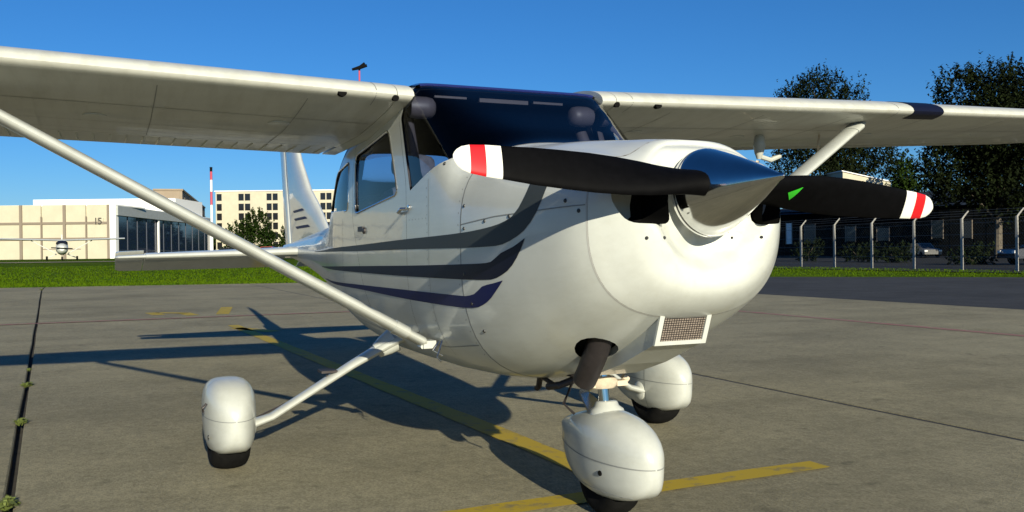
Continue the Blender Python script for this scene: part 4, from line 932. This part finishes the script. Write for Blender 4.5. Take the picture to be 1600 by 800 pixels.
mk('roof', (V, [(3,2,1,0),(4,5,6,7),(0,1,5,4),(1,2,6,5),(2,3,7,6),(3,0,4,7)]), WALLW, ws_, False)

# ------------------------------------------------------------------ fence
POST = mat('pale_concrete_post', (.30, .29, .265), rough=.85, noise=.12, nscale=6); WIRE = mat('galvanised_wire', (.22, .23, .23), rough=.5, metal=.6)
fx0 = -37.1; fn = thing('perimeter_fence', (-30, fy(-30), 0), 'wire mesh perimeter fence on pale posts with angled tops', 'fence'); bits = []
xsP = [fx0+2.93*i for i in range(-3, 12)]
for x in xsP:
    y = fy(x); h = 2.32; o_ = Vector((_r[0], _r[1], 0))
    mk('fence_post', join(loft([[(x+dx*.045, y+dy*.045, z) for dx, dy in ((-1,-1),(1,-1),(1,1),(-1,1))] for z in (-.1, h)], True, True), tube([(x, y, h-.04), (x+.06, y+.14, h+.16), (x+.12, y+.28, h+.34)], [.042, .038, .03], 6)), POST, fn, False)
xa, xb = xsP[0], xsP[-1]
for z in [.1, .6, 1.1, 1.6, 2.1, 2.28]: bits.append(tube([(xa, fy(xa), z), (xb, fy(xb), z)], .006, 4))
for q in (.33, .66, 1): bits.append(tube([(xa+.12*q, fy(xa)+.28*q, 2.32+.34*q), (xb+.12*q, fy(xb)+.28*q, 2.32+.34*q)], .005, 4))
x = xa
while x < xb-2.2:
    bits.append(tube([(x, fy(x), .05), (x+2.2, fy(x+2.2), 2.25)], .0022, 3, False)); bits.append(tube([(x+2.2, fy(x+2.2)+.006, .05), (x, fy(x)+.006, 2.25)], .0022, 3, False)); x += .16
mk('wire_mesh', join(*bits), WIRE, fn, False, kind='stuff')

# ------------------------------------------------------------------ masts
MRED = mat('mast_red', (.42, .05, .09), rough=.6); MWH = mat('mast_white', (.75, .75, .74), rough=.6)
D = 104; base = w3(331.5, 400, D); zb = .6
ms = thing('striped_mast', (base.x, base.y, zb), 'slender red and white banded mast beside the glazed hangar doors', 'mast')
lv = [404, 374, 320, 299.5, 281, 268, 261]; rr_ = [.17, .15, .14, .14, .14, .14, .16]; mm = [MWH, MWH, MRED, MWH, MRED, GAP]
for i in range(6):
    z0, z1 = (zb-.2 if i == 0 else zat(331, lv[i], D)), zat(331, lv[i+1], D); mk('mast_section' if i < 5 else 'lamp', tube([(base.x, base.y, z0), (base.x, base.y, z1-.01)], [rr_[i], rr_[i+1]*.97], 10), mm[i], ms)
D = 150; base = w3(565, 400, D)
fm = thing('floodlight_mast', (base.x, base.y, 0), 'far mast with a dark lamp head standing up behind the wing', 'mast'); zt = zat(565, 106, D)
for i in range(6): z0, z1 = (zt-.4)*i/6, (zt-.4)*(i+1)/6; mk('mast_section', tube([(base.x, base.y, z0), (base.x, base.y, z1-.01)], .20-.01*i, 8), MRED if i % 2 else MWH, fm)
mk('lamp_head', join(tube([(base.x, base.y, zt-.5), (base.x, base.y, zt+.2)], .16, 8), tube([tuple(base+rh*-1.2+Vector((0, 0, zt-base.z-.30))), tuple(base+Vector((0, 0, zt-base.z))), tuple(base+rh*1.25+Vector((0, 0, zt-base.z+.35)))], [.2, .32, .24], 8), tube([tuple(base+rh*-.2+Vector((0, 0, zt-base.z))), tuple(base+rh*.9+Vector((0, 0, zt-base.z+.75)))], [.15, .2], 6)), GAP, fm)

# ------------------------------------------------------------------ far small aeroplane and cars
D = 86; o = w3(97, 400, D); zq = zat(97, 407, D); los = Vector((o.x-CAM_O[0], o.y-CAM_O[1], 0)).normalized(); F2 = Fr((o.x, o.y), (-los.y, los.x))
if F2.v.dot(dh) < 0: F2.v = -F2.v
sp = thing('small_aircraft', (o.x, o.y, zq), 'small white high wing aeroplane parked head on before the cream hangar', 'aeroplane')
def fel(b, w, z0, z1, n=14): return [F2.p(w*math.cos(2*math.pi*k/n), b, zq+(z0+z1)/2+(z1-z0)/2*math.sin(2*math.pi*k/n)) for k in range(n)]
mk('fuselage', loft([fel(-1.6, .2, .9, 1.35), fel(-1.4, .42, .7, 1.5), fel(-.4, .54, .55, 1.62), fel(.2, .56, .5, 1.95), fel(1.6, .54, .52, 1.98), fel(2.6, .4, .7, 1.5), fel(5.2, .08, 1.0, 1.25)], True, True), WHITE, sp)
mk('windscreen', loft([fel(-.45, .40, 1.42, 1.64), fel(-.1, .52, 1.35, 1.90), fel(.1, .52, 1.35, 1.9)], True, True), WIND, sp)
mk('wing', loft([[F2.p(a, b, zq+1.88+abs(a)*.03+t) for b, t in ((0, 0), (.2, .10), (.7, .12), (1.5, 0), (.7, -.05), (.2, -.06))] for a in (-5.5, -2.5, 0, 2.5, 5.5)], True, True), WHITE, sp)
mk('tailplane', F2.box(-1.7, 1.7, 4.4, 5.3, zq+1.05, zq+1.13), STEELD, sp, False); mk('fin', loft([[F2.p(a, b, zq+z) for a, b in ((-.06, b0), (.06, b0), (.06, b1), (-.06, b1))] for z, b0, b1 in ((1.1, 4.0, 5.3), (2.55, 5.0, 5.7))], True, True), WHITE, sp, False)
for s in (-1, 1):
    mk('wing_strut', tube([F2.p(s*.5, .3, zq+.65), F2.p(s*2.6, .5, zq+1.9)], .05, 6), WHITE, sp); mk('gear_leg', tube([F2.p(s*.45, .8, zq+.6), F2.p(s*1.25, .9, zq+.25)], .05, 6), WHITE, sp)
    mk('tyre', lathe([(-.09, .1), (-.09, .19), (0, .22), (.09, .19), (.09, .1)], F2.p(s*1.3, .9, zq+.21), tuple(F2.u), 14), TYRE, sp)
mk('tyre', lathe([(-.08, .1), (-.08, .16), (0, .18), (.08, .16), (.08, .1)], F2.p(0, -.9, zq+.18), tuple(F2.u), 14), TYRE, sp)
mk('nose_strut', tube([F2.p(0, -.9, zq+.2), F2.p(0, -.85, zq+.7)], .05, 6), STEELD, sp); mk('propeller', tube([F2.p(-.9, -1.66, zq+1.1), F2.p(.9, -1.66, zq+1.2)], .06, 6), GAP, sp)
def car(name, label, o, u, z, col, scale=1., group=None):
    f = Fr(o, u); t = thing(name, (o[0], o[1], z), label, 'car', group); s = scale
    pr = [(-2.1, .35), (-2.12, .75), (-1.95, .92), (-1.55, .98), (1.15, .93), (2.0, .82), (2.12, .6), (2.1, .35)]
    mk('body', loft([[f.p(a*s, b*s, z+h*s) for a, h in pr] for b in (-.84, -.80, .80, .84)], True, True), col, t, False)
    gh_ = [(-1.85, .93), (-1.30, 1.44), (.15, 1.46), (1.05, .95)]
    mk('cabin', loft([[f.p(a*s*k, b*s, z+h*s) for a, h in gh_] for b, k in ((-.66, .96), (-.62, 1), (.62, 1), (.66, .96))], True, True), col, t, False)
    for sd in (-1, 1):
        mk('side_window', loft([[f.p(a*s, sd*b*s, z+h*s) for a, h in ((-1.6, .99), (-1.2, 1.38), (.1, 1.39), (.85, .99))] for b in (.668, .674)], True, True), WIND, t, False)
    mk('windscreen', ([f.p(1.03*s, -.58*s, z+.97*s), f.p(1.03*s, .58*s, z+.97*s), f.p(.22*s, .55*s, z+1.42*s), f.p(.22*s, -.55*s, z+1.42*s), f.p(1.0*s, -.58*s, z+.93*s), f.p(1.0*s, .58*s, z+.93*s), f.p(.16*s, .55*s, z+1.40*s), f.p(.16*s, -.55*s, z+1.40*s)], [(0,1,2,3),(7,6,5,4),(0,4,5,1),(1,5,6,2),(2,6,7,3),(3,7,4,0)]), WIND, t, False)
    for a in (-1.3, 1.3):
        for sd in (-1, 1): mk('wheel', lathe([(-.1, .2), (-.1, .31), (.1, .31), (.1, .18)], f.p(a*s, sd*.76*s, z+.31*s), tuple(f.v), 14), TYRE, t)
    for sd in (-1, 1): mk('headlight', f.box(2.02*s, 2.13*s, sd*.7*s-.14, sd*.7*s+.14, z+.62*s, z+.76*s), MWH, t, False)
    return t
CW = mat('white_car_paint', (.12, .12, .12), rough=.3, coat=.5); CD = mat('dark_blue_car_paint', (.012, .016, .03), rough=.3, coat=.5); CR = mat('red_car_paint', (.30, .05, .04), rough=.4, coat=.4)
p = w3(1443, 400, 86); car('parked_car', 'white car parked nose on behind the fence beside the striped propeller tip', (p.x, p.y), tuple(-dh)[:2], .01, CW, .95, 'cars parked beyond the airfield')
p = w3(1635, 400, 50); car('parked_car', 'dark blue car cut off by the right edge behind the fence', (p.x, p.y), tuple(-rh)[:2], .01, CD, 1.05, 'cars parked beyond the airfield')
p = w3(424, 400, 135); car('parked_car', 'red car parked before the cream office block', (p.x, p.y), tuple(rh)[:2], .62, CR, 1.05, 'cars parked beyond the airfield')
p = w3(350, 400, 140); car('parked_car', 'dark car parked beside the foot of the banded mast', (p.x, p.y), tuple(-rh)[:2], .62, CD, 1, 'cars parked beyond the airfield')
